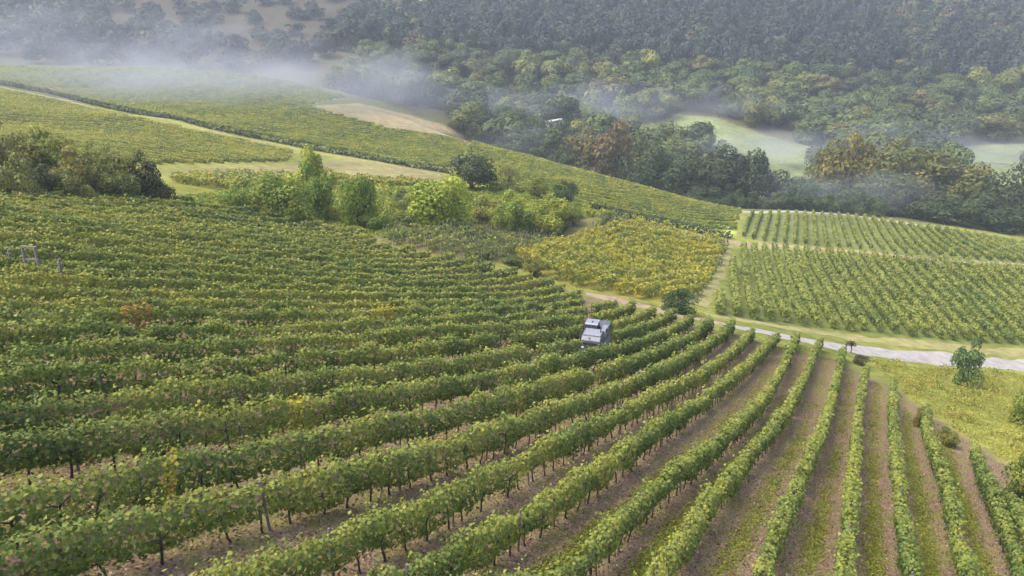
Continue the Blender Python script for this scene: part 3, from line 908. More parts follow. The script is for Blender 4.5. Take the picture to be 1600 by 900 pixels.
LIME = (3.0, 2.8, 1.0); GRN = (2.1, 2.15, .9); DK = (.62, .75, .85); TEAL = (.55, .80, .95); BRN = (2.3, 1.9, 1.35); OLV = (1.8, 1.6, .9); GREY = (1.1, 1.1, 1.3); YEL = (2.3, 1.75, .75)
SHB = 'shrubs of the belt behind the main vineyard'
for a in [
    (440, 101, 280, 98, 'ivy', GRN, 'broad domed shrub draped in green creepers, left of the tall bright tree'),
    (372, 101, 298, 62, 'ivy', (2.1, 2.2, 1.0), 'low lime green mound of creepers at the left end of the shrub belt'),
    (405, 105, 292, 40, 'bush', OLV, 'small olive shrub squeezed between the two creeper mounds'),
    (495, 112, 238, 66, 'round', (2.9, 2.8, .95), 'tall bright green tree rising highest above the shrub belt'),
    (500, 108, 268, 60, 'bush', GRN, 'leafy shrub at the foot of the tall bright green tree'),
    (559, 107, 284, 66, 'ivy', (1.8, 1.9, .85), 'upright dark green shrub wrapped in creepers, right of the tall tree'),
    (592, 106, 318, 44, 'bush', (2.4, 2.3, .95), 'low yellow green bush leaning on the upright creeper shrub'),
    (690, 117, 284, 100, 'ivy', LIME, 'large lime yellow creeper covered shrub with a dark right foot'),
    (655, 119, 300, 50, 'bush', (2.2, 2.1, 1.0), 'lime green bush on the left shoulder of the large lime shrub'),
    (638, 128, 300, 42, 'airy', GREY, 'grey green airy bush left of the large lime shrub'),
    (738, 158, 248, 68, 'round', DK, 'round dark green tree standing alone in front of the left hill'),
    (793, 160, 256, 44, 'airy', BRN, 'brownish thin leaved tree right of the round dark tree'),
    (838, 148, 280, 32, 'tall', OLV, 'small olive tree behind the lime bushes'),
    (883, 146, 288, 36, 'round', (.85, .95, .9), 'small dark green tree at the right end of the shrub belt'),
    (805, 130, 303, 52, 'bush', (2.0, 2.0, .95), 'green bush below the brownish thin tree'),
    (855, 134, 310, 62, 'bush', LIME, 'spreading lime green bush below the small olive tree'),
    (757, 130, 316, 54, 'bush', OLV, 'olive bush right of the large lime shrub'),
    (890, 138, 318, 40, 'bush', (2.4, 2.3, 1.0), 'low lime bush in front of the small dark end tree'),
    (780, 122, 328, 40, 'bush', (2.6, 2.3, .9), 'low yellow bush in front of the olive bush'),
    (628, 112, 335, 40, 'bush', (1.8, 1.9, .95), 'low green bush between the upright shrub and the lime shrub'),
    (545, 108, 338, 36, 'bush', (2.4, 2.2, .9), 'small yellow green bush at the bottom of the upright creeper shrub'),
    (755, 99, 398, 22, 'bush', DK, 'tiny dark shrub at the edge of the staked rows'),
    (800, 99, 405, 30, 'bush', (1.0, 1.1, .8), 'small green shrub left of the golden vine patch'),
    (835, 97, 408, 36, 'bush', OLV, 'small olive shrub at the near left corner of the golden vine patch'),
]: tree(a[0], a[1], a[2] - 5, a[3] * (1.0 if a[0] < 600 else 1.15), *a[4:], cat='shrub' if a[4] in ('bush', 'ivy') else 'tree', group=SHB, name='shrub' if a[4] in ('bush', 'ivy') else 'tree')
tree(1062, 94, 453, 54, 'bush', (.50, .72, .72), 'round dark blue green bush beside the dirt track in front of the yellow vines', 'shrub', name='shrub')
tree(1505, 84, 534, 46, 'bush', (1.35, 1.5, 1.35), 'small grey green bushy sapling on the near edge of the pale track', 'tree', name='sapling')
tree(1345, 84, 556, 26, 'bush', (.75, .62, .60), 'small dark weed clump on the near side of the pale track', 'shrub', name='shrub')
tree(1610, 64, 612, 60, 'bush', (2.0, 2.1, 1.0), 'green bush at the right frame edge above the yellow slope', 'shrub', name='shrub')
tree(1440, 60, 638, 28, 'bush', (1.7, 1.3, .9), 'small brown bush at the top of a vine row beside the yellow slope', 'shrub', name='shrub')
tree(1480, 55, 668, 36, 'bush', (2.2, 1.8, .9), 'straggly brownish bush on the edge of the yellow slope', 'shrub', name='shrub')
tree(1590, 42, 712, 60, 'bush', (1.7, 1.7, .9), 'olive bush on the right edge beside the last vine stub', 'shrub', name='shrub')
THK = 'shrubs of the brown thicket on the left'
thick = [(-40, 70, 190, 90, 'round', BRN), (8, 74, 196, 70, 'airy', (2.0, 1.75, 1.4)), (42, 78, 212, 70, 'round', BRN), (30, 68, 250, 60, 'bush', (2.1, 1.75, 1.3)), (78, 80, 205, 72, 'tall', (1.9, 1.75, .95)),
         (105, 76, 235, 70, 'bush', BRN), (75, 72, 262, 50, 'bush', (.9, .9, .7)), (132, 82, 224, 66, 'airy', (2.0, 1.8, .95)), (150, 79, 250, 60, 'bush', (1.9, 1.55, 1.2)), (178, 84, 236, 58, 'round', BRN),
         (200, 82, 262, 52, 'bush', (1.9, 1.6, 1.3)), (224, 86, 243, 50, 'round', (.85, .78, .65)), (250, 88, 262, 42, 'bush', (1.5, 1.4, .8)), (120, 74, 272, 46, 'bush', (2.0, 1.7, 1.4)), (172, 79, 276, 44, 'bush', (2.0, 1.75, 1.4)), (235, 86, 278, 44, 'bush', (.9, .75, .6))]
TL = ['brown tree cut by the left frame edge', 'thin brown tree rising at the left frame edge', 'broad brown tree second from the left in the thicket', 'pale brown bush at the foot of the left thicket', 'olive tree with the highest top in the middle of the thicket',
      'brown bush in front of the olive thicket tree', 'small dark green bush low in the left thicket', 'airy olive tree in the middle of the thicket', 'brown bush below the airy olive thicket tree', 'round brown tree right of the airy olive one',
      'low brown bush near the right part of the thicket', 'dark brown tree near the right end of the thicket', 'last green brown bush at the right end of the thicket', 'greyish low bush along the thicket foot, left of the middle', 'greyish low bush along the thicket foot, right of the middle', 'dark low bush under the dark brown end tree']
for a, l in zip(thick, TL): tree(a[0], a[1], a[2] - 3, a[3] * 1.12, *a[4:], l, 'shrub' if a[4] == 'bush' else 'tree', THK, name='shrub' if a[4] == 'bush' else 'tree')

VAL = 'trees in the valley behind the crest road'
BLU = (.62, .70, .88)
for a in [
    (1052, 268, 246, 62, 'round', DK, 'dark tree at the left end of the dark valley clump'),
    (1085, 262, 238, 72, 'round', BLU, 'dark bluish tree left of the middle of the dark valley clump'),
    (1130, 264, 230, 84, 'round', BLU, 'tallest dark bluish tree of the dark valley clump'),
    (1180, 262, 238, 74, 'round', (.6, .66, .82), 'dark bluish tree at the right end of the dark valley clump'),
    (1110, 255, 272, 60, 'bush', BLU, 'low dark tree in front of the dark valley clump'),
    (1000, 268, 216, 52, 'tall', (.7, .85, .8), 'dark green tall tree left of the dark valley clump'),
    (1025, 270, 238, 44, 'round', (.9, 1.05, .85), 'green tree between the tall tree and the dark clump'),
    (955, 286, 196, 74, 'round', (1.5, 1.0, 1.0), 'broad pinkish brown tree in the middle valley'),
    (915, 292, 204, 66, 'round', (1.45, 1.05, 1.0), 'pinkish brown tree left of the broad one'),
    (935, 282, 232, 50, 'bush', (1.2, .95, .9), 'low brown tree under the pinkish pair'),
    (872, 305, 190, 58, 'round', (.8, 1.05, .95), 'greyish green tree below the white roofed shed'),
    (835, 318, 184, 50, 'round', (.75, .95, .95), 'grey tree left of the white roofed shed'),
    (800, 310, 214, 48, 'bush', GREY, 'pale grey low tree where the left hill meets the valley'),
    (750, 318, 178, 48, 'round', (.55, .6, .72), 'dark round tree at the end of the tan field'),
    (772, 292, 226, 34, 'bush', (1.3, 1.4, 1.0), 'pale round bush on the edge of the left hill'),
    (720, 330, 186, 40, 'round', (.8, .75, .8), 'small dark tree behind the tan field'),
    (845, 296, 222, 44, 'bush', (.65, .8, .8), 'low dark bush under the greyish valley trees'),
    (880, 284, 232, 40, 'bush', (.7, .8, .8), 'low dark bush left of the low brown tree'),
    (1250, 258, 278, 60, 'round', (1.1, 1.2, 1.15), 'pale grey green small tree right of the dark clump'),
    (1295, 262, 284, 70, 'bush', (1.2, 1.2, 1.2), 'pale grey bush behind the crest road'),
    (1290, 285, 222, 62, 'round', (1.9, 1.3, .75), 'orange brown tree with a bright yellow top'),
    (1330, 280, 214, 70, 'round', (2.0, 1.55, .7), 'yellow topped tree right of the orange brown one'),
    (1352, 284, 232, 50, 'tall', (1.6, 1.0, .85), 'reddish tree beside the yellow topped tree'),
    (1402, 276, 222, 88, 'round', (1.35, 1.3, .85), 'yellow green broad tree in the right valley'),
    (1448, 268, 246, 104, 'round', (1.5, 1.2, .8), 'large brown green tree near the pale right meadow'),
    (1495, 262, 256, 96, 'round', (1.6, 1.3, .75), 'large golden brown tree bordering the pale right meadow'),
    (1385, 258, 272, 76, 'round', (1.0, 1.0, .9), 'grey green tree under the yellow green broad tree'),
    (1430, 250, 292, 70, 'bush', (.8, .85, .8), 'dark bush below the large brown green tree'),
    (1345, 256, 290, 60, 'bush', (1.0, 1.05, 1.05), 'hazy grey bush behind the right end of the crest road'),
    (1480, 240, 306, 80, 'round', (.7, .75, .72), 'dark tree under the large golden brown tree'),
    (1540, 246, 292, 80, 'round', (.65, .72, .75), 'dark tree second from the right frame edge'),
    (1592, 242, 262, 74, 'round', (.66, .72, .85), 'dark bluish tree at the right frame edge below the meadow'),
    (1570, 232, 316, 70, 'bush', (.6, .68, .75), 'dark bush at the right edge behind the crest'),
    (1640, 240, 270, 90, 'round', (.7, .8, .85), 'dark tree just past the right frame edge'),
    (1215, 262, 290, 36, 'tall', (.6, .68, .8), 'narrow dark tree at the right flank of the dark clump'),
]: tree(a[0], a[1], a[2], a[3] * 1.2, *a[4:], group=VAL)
for _k, _u in enumerate(range(1050, 1480, 24)):
    _r = np.random.default_rng(_u)
    tree(_u + _r.uniform(-6, 6), 248 + _r.uniform(-4, 5), 302 + _r.uniform(-10, 6) + max(0, _u - 1300) * .09, _r.uniform(34, 52), 'bush', [(.8, .95, .95), (1.1, 1.2, 1.1), (.7, .8, .9)][_k % 3],
         'low bush in the line behind the crest road, %s from the left' % nth(_k + 1), 'shrub', 'low bushes behind the crest road', name='shrub')

# ------------------------------------------------------------------ valley woods: single trees nearest, one mass of wood behind
def blocked(u, v, d):
    for z in Z_MEAD:
        for k in (0, 8, 18):
            if in_poly(u, v - k, z): return True
    return bool(in_poly(u, v, Z_TAN)) or bool(in_poly(u, v, Z_HILLT))


NAMES = [((.72, .80, .78), 'dark green'), ((1.05, 1.1, .85), 'green'), ((1.4, 1.25, .8), 'olive'), ((1.3, 1.0, .85), 'brown'), ((.62, .72, .85), 'dark bluish'), ((1.8, 1.55, .75), 'yellow'), ((1.0, 1.05, 1.0), 'greyish')]
def where(u, v):
    if u < 700: return 'at the misty left wood end'
    if u < 850: return 'left of the white roofed shed'
    if u < 990: return 'above the white roofed shed'
    if u < 1130: return 'above the pale middle meadow'
    if u < 1260: return 'along the top of the pale middle meadow'
    if u < 1400: return 'between the two pale meadows'
    if u < 1500: return 'left of the pale right meadow'
    return 'above the pale right meadow'


cells = []
r = np.random.default_rng(77)
for yy in np.arange(318, 500, 16.0):
    for xx in np.arange(-90, 420, 16.8):
        x = xx + r.uniform(-5, 5); y = yy + r.uniform(-5, 5)
        z = float(gz(x, y)); u, v, d = proj(np.array([x, y, z])); u = float(u); v = float(v)
        if not (520 < u < 1680) or blocked(u, v, d) or d < 312: continue
        if d < 345 and (u < 700): continue
        if 845 < u < 905 and d < 352: continue
        cells.append((x, y, z, u, v, float(d)))
n_single = 0
VW = []
for (x, y, z, u, v, d) in cells:
    w = r.choice(len(NAMES), p=[.28, .26, .18, .04, .13, .02, .09])
    tint, word = NAMES[w]
    hgt = r.uniform(11, 18); wid = r.uniform(16, 25)
    up = 'front' if d < 375 else ('middle' if d < 430 else 'rear')
    o = link('tree', whole(['round', 'round', 'tall', 'bush'][int(r.integers(4))], int(r.integers(5))))
    k = r.uniform(.85, 1.15)
    o.location = (x, y, z - .3); o.scale = (wid, wid, hgt); o.rotation_euler = (0, 0, r.uniform(0, 6.28)); o.color = (tint[0] * k, tint[1] * k, tint[2] * k, 1)
    VW.append((u, '%s %s tree %s' % (up, word, where(u, v)), o)); n_single += 1
for lab in sorted({q[1] for q in VW}):
    same = sorted([q for q in VW if q[1] == lab], key=lambda q: q[0])
    for k, q in enumerate(same):
        tag(q[2], lab + (', %s from the left' % nth(k + 1) if len(same) > 1 else ''), 'tree', 'trees of the valley wood')
print('valley trees', n_single)

# the hillside forest: one mass
Vs = []; Hs = []
base = [crown_geo(k, 950, .085, 4000 + i, True) for i, k in enumerate(['round', 'tall', 'round', 'tall', 'bush', 'round'])]
r = np.random.default_rng(78)
for yy in np.arange(455, 800, 13.0):
    for xx in np.arange(-420, 620, 13.5):
        x = xx + r.uniform(-5, 5); y = yy + r.uniform(-5, 5)
        z = float(gz(x, y)); u, v, d = proj(np.array([x, y, z])); u = float(u); v = float(v)
        if not (-150 < u < 1780 and v > -110): continue
        if u < 520 + 30 and d < 500 and not u < 300: pass
        if u > 520 and y < 503: continue
        den = 1.0
        if in_poly(u, v, Z_BARE) or in_poly(u, v, [(610, -40), (640, -40), (672, 22), (650, 30)]): den = 0.18
        if u < 660 and d < 475: den = 0.5
        if r.uniform() > den: continue
        V, h = base[int(r.integers(len(base)))]
        if d > 590: V = V[::2]; h = h[::2]
        w = r.uniform(14, 22); hh = r.uniform(13, 22) * (0.6 if den < .2 else 1); a = r.uniform(0, 6.28)
        c, s_ = math.cos(a), math.sin(a)
        W = np.empty_like(V); V = (V - V.mean(1, keepdims=True)) * (1.4 if d > 590 else 1.0) + V.mean(1, keepdims=True)
        W[..., 0] = (V[..., 0] * c - V[..., 1] * s_) * w + x; W[..., 1] = (V[..., 0] * s_ + V[..., 1] * c) * w + y; W[..., 2] = V[..., 2] * hh + z - .3
        Vs.append(W.astype(np.float32)); Hs.append(np.clip(h * .7 + r.normal(0.0, .15) + (0.18 if (u > 1380 and v < 90) else 0), 0, .95))
fo = link('forest', quad_mesh('forest', np.concatenate(Vs), np.concatenate(Hs)), M_FOREST)
tag(fo, 'dense hazy forest covering the far hillside', 'forest', kind='stuff')
print('forest trees', len(Vs))

# ------------------------------------------------------------------ ground cover near the camera
def scatter(name, pts, size, hue, mat, lift, up, label, cat, seed, aspect=.85):
    r = np.random.default_rng(seed)
    n = len(pts)
    C = np.stack([pts[:, 0], pts[:, 1], gz(pts[:, 0], pts[:, 1]) + lift], 1)
    N = r.normal(size=(n, 3)) * (1, 1, .3 if not up else 1) + (0, 0, up)
    o = link(name, quad_mesh(name, leaves(C, N, size, r, aspect, .25), hue), mat)
    tag(o, label, cat, kind='stuff'); return o


r = np.random.default_rng(91)
keys = 'bcdefghijklmnopqr'
P = []
for a, b in zip(keys[:-1], keys[1:]):
    A = ROW_XY[a]; Bq = ROW_XY[b]
    for _ in range(11000 if a > 'h' else 3000):
        i = int(r.integers(len(A))); p = A[i]; q = Bq[np.argmin(((Bq - p) ** 2).sum(1))]
        if np.hypot(*(p - q)) > 4.5: continue
        f = np.clip(r.normal(.5, .10), .2, .8); t = A[min(i + 1, len(A) - 1)] - A[max(i - 1, 0)]
        P.append(p * (1 - f) + q * f + t * r.uniform(-.5, .5))
P = np.array(P); pk = patch2(P[:, 0], P[:, 1], 11, 8); P = P[r.uniform(size=len(P)) < .25 + 1.0 * pk]
n = len(P); hz = .48 + r.normal(0, .15, n)
scatter('grass', P, r.uniform(.08, .18, n), hz, M_GRASS, .05, .5, 'yellow green grass strips between the foreground vine rows', 'grass', 92, .45)
q = r.uniform([-45, 6], [75, 85], (420000, 2)); z = gz(q[:, 0], q[:, 1]); u, v, d = proj(np.stack([q[:, 0], q[:, 1], z], -1))
q = q[(u > -60) & (u < 1660) & (v < 960) & (v > main_edge(u) + 2) & (d < 62) & (r.uniform(size=len(q)) < np.clip(26 / np.maximum(d, 1), 0, 1))]
n = len(q)
scatter('fallen_leaves', q, r.uniform(.05, .12, n), r.uniform(0, 1, n) ** 1.1, M_LITTER, .025, 2.0, 'brown fallen leaves littering the soil between the vines', 'leaves', 93)
# weedy yellow slope on the right, rough growth round the shrub belt
q = r.uniform([20, 35], [110, 100], (420000, 2)); z = gz(q[:, 0], q[:, 1]); u, v, d = proj(np.stack([q[:, 0], q[:, 1], z], -1))
q = q[in_poly(u, v, Z_VERGE) & (u < 1690)]; pk = patch2(q[:, 0], q[:, 1], 6, 15); q = q[r.uniform(size=len(q)) < .25 + .75 * pk]; n = len(q); pk = patch2(q[:, 0], q[:, 1], 6, 15)
tall = np.clip((pk - .58) * 4, 0, 1) * (r.uniform(size=n) < .45)
scatter('weeds', q, r.uniform(.08, .20, n) + .16 * tall, .36 + .40 * pk + r.normal(0, .10, n) - .30 * tall * (patch2(q[:, 0], q[:, 1], 2.5, 17) > .6), M_GRASS, .03 + r.uniform(size=n) * (.15 + .75 * tall), .35, 'rough yellow weeds covering the slope right of the vineyard', 'weeds', 94, .5)
Z_ROUGH = [(300, 306), (420, 296), (560, 292), (700, 292), (900, 305), (960, 336), (880, 345), (720, 362), (600, 372), (560, 362), (500, 346), (430, 340), (345, 330), (280, 312)]
q = r.uniform([-70, 80], [40, 180], (300000, 2)); z = gz(q[:, 0], q[:, 1]); u, v, d = proj(np.stack([q[:, 0], q[:, 1], z], -1))
q = q[in_poly(u, v, Z_ROUGH) & (d > 82)]; pk = patch2(q[:, 0], q[:, 1], 8, 25); q = q[r.uniform(size=len(q)) < .2 + .8 * pk]; n = len(q); pk = patch2(q[:, 0], q[:, 1], 8, 25)
scatter('undergrowth', q, r.uniform(.35, .85, n), .44 + .24 * pk + r.normal(0, .12, n), M_UNDER, .15 + 1.1 * r.uniform(size=n) * np.clip(pk - .3, 0, 1), .5, 'lime and yellow undergrowth between the shrubs', 'undergrowth', 95)

# ------------------------------------------------------------------ straddle tractor working over a vine row
M_BODY = flat_mat('grey_paint', (0.085, 0.09, 0.115), 0.4, noise=.12, scale=3)
M_WHITE = flat_mat('white_panel', (0.21, 0.212, 0.25), 0.45, noise=.10, scale=3)
M_BLUE = flat_mat('blue_paint', (0.07, 0.09, 0.24), 0.4, noise=.12)
M_BLACK = flat_mat('black_rubber', (0.022, 0.022, 0.024), 0.8)
M_RIM = flat_mat('rim_metal', (0.45, 0.45, 0.46), 0.5, .3)
mg, nt, b_, _o = new_mat('tinted_glass'); b_.inputs['Base Color'].default_value = (0.045, 0.05, 0.06, 1); b_.inputs['Roughness'].default_value = .12; b_.inputs['Specular IOR Level'].default_value = .5
ml, nt, b_, _o = new_mat('lamp_glass'); b_.inputs['Base Color'].default_value = (0.75, 0.75, 0.72, 1); b_.inputs['Roughness'].default_value = .15


def bm_obj(name, geo, mat, parent, bev=0.03, smooth=False):
    me = mesh_py(name, *geo, smooth=smooth)
    if bev:
        import bmesh
        bm = bmesh.new(); bm.from_mesh(me)
        bmesh.ops.recalc_face_normals(bm, faces=bm.faces)
        bmesh.ops.bevel(bm, geom=list(bm.edges), offset=bev, segments=2, affect='EDGES', profile=.6)
        bm.to_mesh(me); bm.free()
    return link(name, me, mat, parent)


def prism(poly_xz, y0, y1):
    n = len(poly_xz)
    V = [(x, y0, z) for x, z in poly_xz] + [(x, y1, z) for x, z in poly_xz]
    return V, [tuple(range(n))[::-1], tuple(range(n, 2 * n))] + [(i, (i + 1) % n, (i + 1) % n + n, i + n) for i in range(n)]


def ring(R0, R1, w, n=28):
    V = []; Fc = []
    for k in range(n):
        a = 2 * math.pi * k / n
        for (rr_, yy) in ((R0, -w / 2), (R1 * .96, -w / 2), (R1, -w * .3), (R1, w * .3), (R1 * .96, w / 2), (R0, w / 2)):
            V.append((math.cos(a) * rr_, yy, math.sin(a) * rr_))
    for k in range(n):
        k2 = (k + 1) % n
        for j in range(6): Fc.append((k * 6 + j, k * 6 + (j + 1) % 6, k2 * 6 + (j + 1) % 6, k2 * 6 + j))
    return V, Fc


def tractor():
    R = ROW_XY['f']; u, v, d = proj(np.stack([R[:, 0], R[:, 1], gz(R[:, 0], R[:, 1])], -1))
    i = int(np.argmin(np.abs(u - 927))); p = R[i]; t = unit(R[i + 2] - R[i - 2])       # rows are stored from the track towards the camera's left
    root = bpy.data.objects.new('straddle_tractor', None); COL.objects.link(root)
    root.location = (p[0], p[1], float(gz(*p)))
    root.rotation_euler = (0, math.radians(3), math.atan2(t[1], t[0]) + math.radians(8))
    tag(root, 'grey and white straddle tractor working among the green vine rows', 'tractor')
    side = [(-2.3, .75), (2.2, .75), (2.45, 1.1), (2.35, 1.95), (-2.3, 2.05), (-2.5, 1.2)]
    V, Fc = join_geo([prism(side, .62, 1.22), prism(side, -1.22, -.62), box_geo(-2.4, 2.3, -.60, .60, 1.90, 2.12)])
    bm_obj('body', (V, Fc), M_BODY, root, .05)
    # sloping bonnet in front, cab behind it on one side, tanks on the other
    hood = bm_obj('bonnet', prism([(2.42, 1.98), (2.34, 2.50), (1.9, 2.86), (.35, 3.02), (.25, 1.98)], -1.12, 1.05), M_BODY, root, .07)
    bm_obj('bonnet_lid', prism([(1.86, 2.90), (.35, 3.06), (.35, 3.12), (1.84, 2.96)], -1.02, .95), M_WHITE, hood, .02)
    bm_obj('grille', box_geo(2.41, 2.46, -.85, .75, 2.14, 2.30), M_BLACK, hood, .01)
    cab = bm_obj('cab', prism([(.25, 2.10), (.18, 3.46), (-1.15, 3.46), (-1.35, 2.10)], -1.15, .20), M_BODY, root, .06)
    bm_obj('windscreen', prism([(.275, 3.06), (.215, 3.38), (.225, 3.38), (.285, 3.06)], -1.05, .10), mg, cab, 0)
    for yy in (-1.165, .215):
        bm_obj('side_window', prism([(.12, 2.55), (.08, 3.36), (-1.02, 3.36), (-1.15, 2.55)], yy - .012, yy + .012), mg, cab, 0)
    for xx in (.10, -1.12):
        bm_obj('window_pillar', prism([(xx + .05, 2.2), (xx, 3.42), (xx - .08, 3.42), (xx - .03, 2.2)], -1.23, -1.19), M_BLACK, cab, 0)
    rf = bm_obj('roof', prism([(.30, 3.48), (.10, 3.62), (-1.10, 3.64), (-1.30, 3.50)], -1.22, .27), M_WHITE, cab, .04)
    bm_obj('beacon', box_geo(-.2, -.05, -.5, -.35, 3.63, 3.80), M_BLUE, rf, .02)
    bm_obj('tank', prism([(.1, 2.12), (.05, 2.85), (-1.3, 3.05), (-1.5, 2.12)], .36, 1.18), M_WHITE, root, .08)
    bm_obj('hopper', prism([(-1.45, 2.12), (-1.45, 2.72), (-2.75, 2.95), (-2.45, 2.12)], -1.18, 1.18), M_BODY, root, .06)
    for s in (-1, 1):
        bm_obj('bumper', box_geo(2.47, 2.66, s * .91 - .33, s * .91 + .33, .8, 1.45), M_BLUE, root, .04)
        bm_obj('headlight', box_geo(2.40, 2.48, s * .9 - .14, s * .9 + .14, 1.62, 1.82), ml, root, .02)
        bm_obj('side_panel', box_geo(-2.0, .4, s * 1.23 - .02, s * 1.23 + .02, 1.15, 1.75), M_WHITE, root, .01)
        bm_obj('mirror', box_geo(.35, .42, s * 1.34 - .10, s * 1.34 + .10, 2.9, 3.3), M_BLACK, root, .02)
        for x in (-1.55, 1.6):
            w = bm_obj('wheel', box_geo(-.12, .12, -.12, .12, -.12, .12), M_BLACK, root, 0.03); w.location = (x, s * .92, .58)
            bm_obj('tyre', ring(.34, .60, .40), M_BLACK, w, 0, True); bm_obj('rim', ring(.06, .335, .24), M_RIM, w, 0, True)
    bm_obj('hose', tube_mesh('e', [(2.2, -1.28, 1.2), (2.0, -1.40, 2.0), (1.4, -1.42, 2.7), (.4, -1.40, 3.1), (-.8, -1.38, 3.2), (-1.8, -1.34, 2.7)], [.07] * 6, 8), M_BLACK, root, 0, True)
    bm_obj('exhaust_pipe', tube_mesh('e', [(1.0, .8, 2.95), (.98, .8, 3.35), (.85, .82, 3.55)], [.07, .07, .06], 8), M_BLACK, root, 0, True)
    root.scale = (.76, .76, .82)
tractor()

# ------------------------------------------------------------------ small built things
def post_frame():
    p = hit(58, 452); R_ = bpy.data.objects.new('trellis_frame', None); COL.objects.link(R_); R_.location = p; R_.rotation_euler = (0, 0, -.15)
    tag(R_, 'old grey post frame with two cross rails among the vines on the left', 'frame')
    for x in (-.42, .42): bm_obj('post', tube_mesh('p', [(x, 0, -.2), (x + .02, 0, 1.2), (x - .04 * np.sign(x), 0, 2.5)], [.085, .08, .075], 6), M_POST, R_, 0)
    for z in (2.44, 1.72): bm_obj('rail', box_geo(-.52, .52, -.055, .055, z, z + .1), M_POST, R_, .01)
post_frame()
for (u, v, l, hh) in ((99, 462, 'leaning grey post just right of the old post frame', 2.2), (21, 445, 'lone grey post left of the old post frame', 2.1)):
    p = hit(u, v); o = bm_obj('vineyard_post', join_geo([tube_mesh('p', [(0, 0, -.2), (.03, .02, 1.0), (.02, .06, hh)], [.085, .08, .072], 6), box_geo(-.13, .17, -.02, .1, hh - .25, hh - .2)]), M_POST, None, 0)
    o.location = p; o.rotation_euler = (.04, .08, 0); tag(o, l, 'post')


def stake_pair():
    p = hit(1325, 551); R_ = bpy.data.objects.new('stake_pair', None); COL.objects.link(R_); R_.location = p
    tag(R_, 'two thin stakes carrying a dark clump of dead vine beside the pale track', 'stakes')
    for x in (-.38, .40): bm_obj('stake', tube_mesh('p', [(x, 0, -.2), (x * .9, 0, 1.35)], [.06, .05], 6), M_VINEWOOD, R_, 0)
    rr = np.random.default_rng(5); C = rr.normal(0, 1, (160, 3)) * (.32, .18, .2) + (.25, 0, 1.25)
    link('dead_vine', quad_mesh('dead_vine', leaves(C, rr.normal(size=(160, 3)), .2, rr), np.full(160, .05)), M_LITTER, R_)
stake_pair()


def shed():
    b = at_depth(866, 344)
    R_ = bpy.data.objects.new('shed', None); COL.objects.link(R_); R_.location = b; R_.rotation_euler = (0, 0, .35)
    tag(R_, 'small shed with a pale slanted roof among the valley trees', 'shed')
    M_W = flat_mat('shed_wall', (.32, .29, .27), .9); M_R = flat_mat('shed_roof', (.45, .46, .47), .5, noise=.08)
    zt = top_z(b[1], 186) - b[2]
    bm_obj('wall', box_geo(-3.6, 3.6, -2.2, 2.2, -1, zt - 1.2), M_W, R_, 0)
    bm_obj('roof', prism([(-4.1, zt - 1.35), (4.1, zt - .15), (4.1, zt + .15), (-4.1, zt - 1.05)], -2.7, 2.7), M_R, R_, .03)
    bm_obj('door', box_geo(-3.0, -2.0, -2.26, -2.204, -.3, 2.0), M_VINEWOOD, R_, 0)
    bm_obj('window', box_geo(.4, 1.8, -2.26, -2.204, 1.0, 2.0), mg, R_, 0)
shed()

# ------------------------------------------------------------------ air
def haze():
    z0 = float(GZ.min()) - 1.0
    V, Fc = box_geo(-930, 1030, -75, 1230, z0, max(float(GZ.max()) + 40, 60))
    m = bpy.data.materials.new('air'); m.use_nodes = True; nt = m.node_tree
    nt.nodes.remove(nt.nodes['Principled BSDF'])
    pv = nt.nodes.new('ShaderNodeVolumePrincipled'); pv.inputs['Color'].default_value = (.80, .87, 1.0, 1); pv.inputs['Density'].default_value = 0.00032; pv.inputs['Anisotropy'].default_value = .2
    nt.links.new(pv.outputs[0], nt.nodes['Material Output'].inputs['Volume'])
    o = link('haze', mesh_py('haze', V, Fc), m)
    tag(o, kind='stuff')
haze()


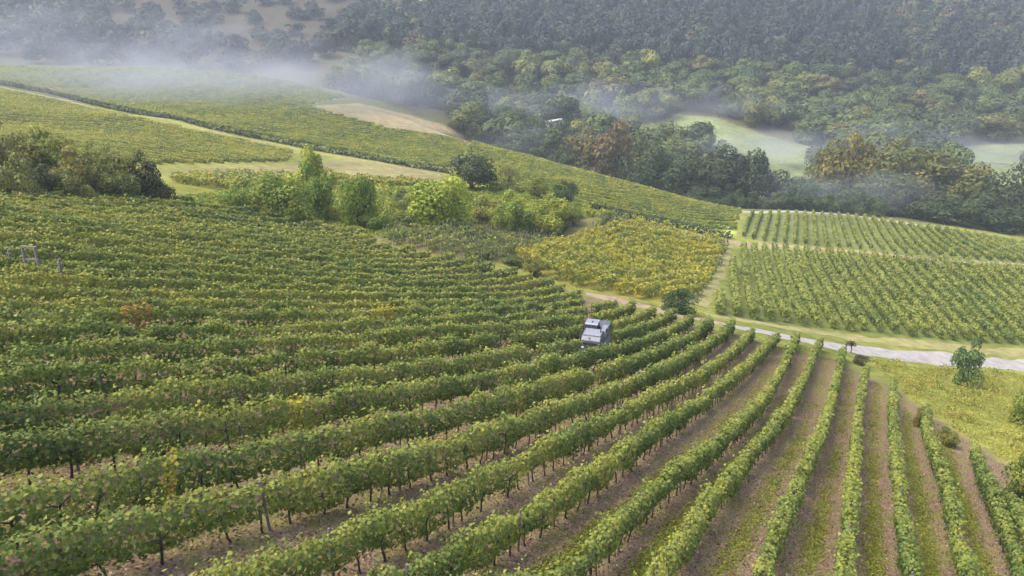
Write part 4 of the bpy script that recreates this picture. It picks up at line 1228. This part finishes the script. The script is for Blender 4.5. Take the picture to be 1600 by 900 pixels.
def mist(u, v, d, rx, ry, rz, dens, seed, label, lo=.38):
    p = ray(u, v) * d
    me = bpy.data.meshes.new('mist')
    import bmesh
    bm = bmesh.new(); bmesh.ops.create_icosphere(bm, subdivisions=3, radius=1.0); bm.to_mesh(me); bm.free()
    m = bpy.data.materials.new('mist'); m.use_nodes = True; nt = m.node_tree
    nt.nodes.remove(nt.nodes['Principled BSDF'])
    tc = nt.nodes.new('ShaderNodeTexCoord')
    ln = nt.nodes.new('ShaderNodeVectorMath'); ln.operation = 'LENGTH'; nt.links.new(tc.outputs['Object'], ln.inputs[0])
    fall = nt.nodes.new('ShaderNodeMapRange'); fall.interpolation_type = 'SMOOTHSTEP'; fall.inputs[1].default_value = 1.0; fall.inputs[2].default_value = 0.15; fall.inputs[3].default_value = 0; fall.inputs[4].default_value = 1
    nt.links.new(ln.outputs['Value'], fall.inputs[0])
    mp = nt.nodes.new('ShaderNodeMapping'); mp.inputs['Location'].default_value = (seed * 3.1, seed, 0); mp.inputs['Scale'].default_value = (rx / 26, ry / 26, rz / 14)
    nt.links.new(tc.outputs['Object'], mp.inputs['Vector'])
    nz = nt.nodes.new('ShaderNodeTexNoise'); nz.inputs['Scale'].default_value = 1.0; nz.inputs['Detail'].default_value = 4; nz.inputs['Roughness'].default_value = .55
    nt.links.new(mp.outputs[0], nz.inputs['Vector'])
    nr = nt.nodes.new('ShaderNodeMapRange'); nr.inputs[1].default_value = lo; nr.inputs[2].default_value = .72; nr.inputs[3].default_value = 0; nr.inputs[4].default_value = dens
    nt.links.new(nz.outputs['Fac'], nr.inputs[0])
    mu = nt.nodes.new('ShaderNodeMath'); mu.operation = 'MULTIPLY'; nt.links.new(fall.outputs[0], mu.inputs[0]); nt.links.new(nr.outputs[0], mu.inputs[1])
    pv = nt.nodes.new('ShaderNodeVolumePrincipled'); pv.inputs['Color'].default_value = (.58, .61, .70, 1)
    nt.links.new(mu.outputs[0], pv.inputs['Density']); nt.links.new(pv.outputs[0], nt.nodes['Material Output'].inputs['Volume'])
    o = link('mist', me, m); o.location = p; o.scale = (rx, ry, rz)
    tag(o, label, 'mist', 'mist patches in the valley', kind='stuff')


mist(60, 66, 385, 110, 45, 30, .018, 1, 'thick grey mist behind the crest at the far left')
mist(300, 80, 380, 95, 45, 28, .017, 2, 'pale mist bank behind the left hill crest')
mist(290, 145, 280, 130, 60, 20, .028, 3, 'thin veil of mist over the top of the left hill', .22)
mist(500, 120, 350, 60, 40, 22, .018, 4, 'mist drifting over the right shoulder of the left hill')
mist(622, 128, 340, 30, 24, 20, .046, 5, 'white mist plume rising beside the tan field')
mist(720, 168, 335, 60, 30, 14, .024, 6, 'low mist behind the tan field')
mist(945, 165, 350, 55, 30, 16, .030, 7, 'mist hanging over the trees right of the shed')
mist(1215, 235, 315, 60, 30, 13, .034, 8, 'mist lying on the pale middle meadow')
mist(1320, 300, 248, 46, 16, 10, .034, 9, 'low mist behind the crest road')
mist(1570, 245, 320, 60, 26, 12, .024, 10, 'mist over the pale right meadow')
mist(1080, 160, 400, 70, 30, 14, .018, 11, 'faint mist among the woods above the middle meadow')
mist(1400, 225, 340, 60, 26, 14, .018, 12, 'faint mist between the two pale meadows')
mist(850, 225, 300, 46, 24, 12, .018, 13, 'thin mist in front of the greyish valley trees')
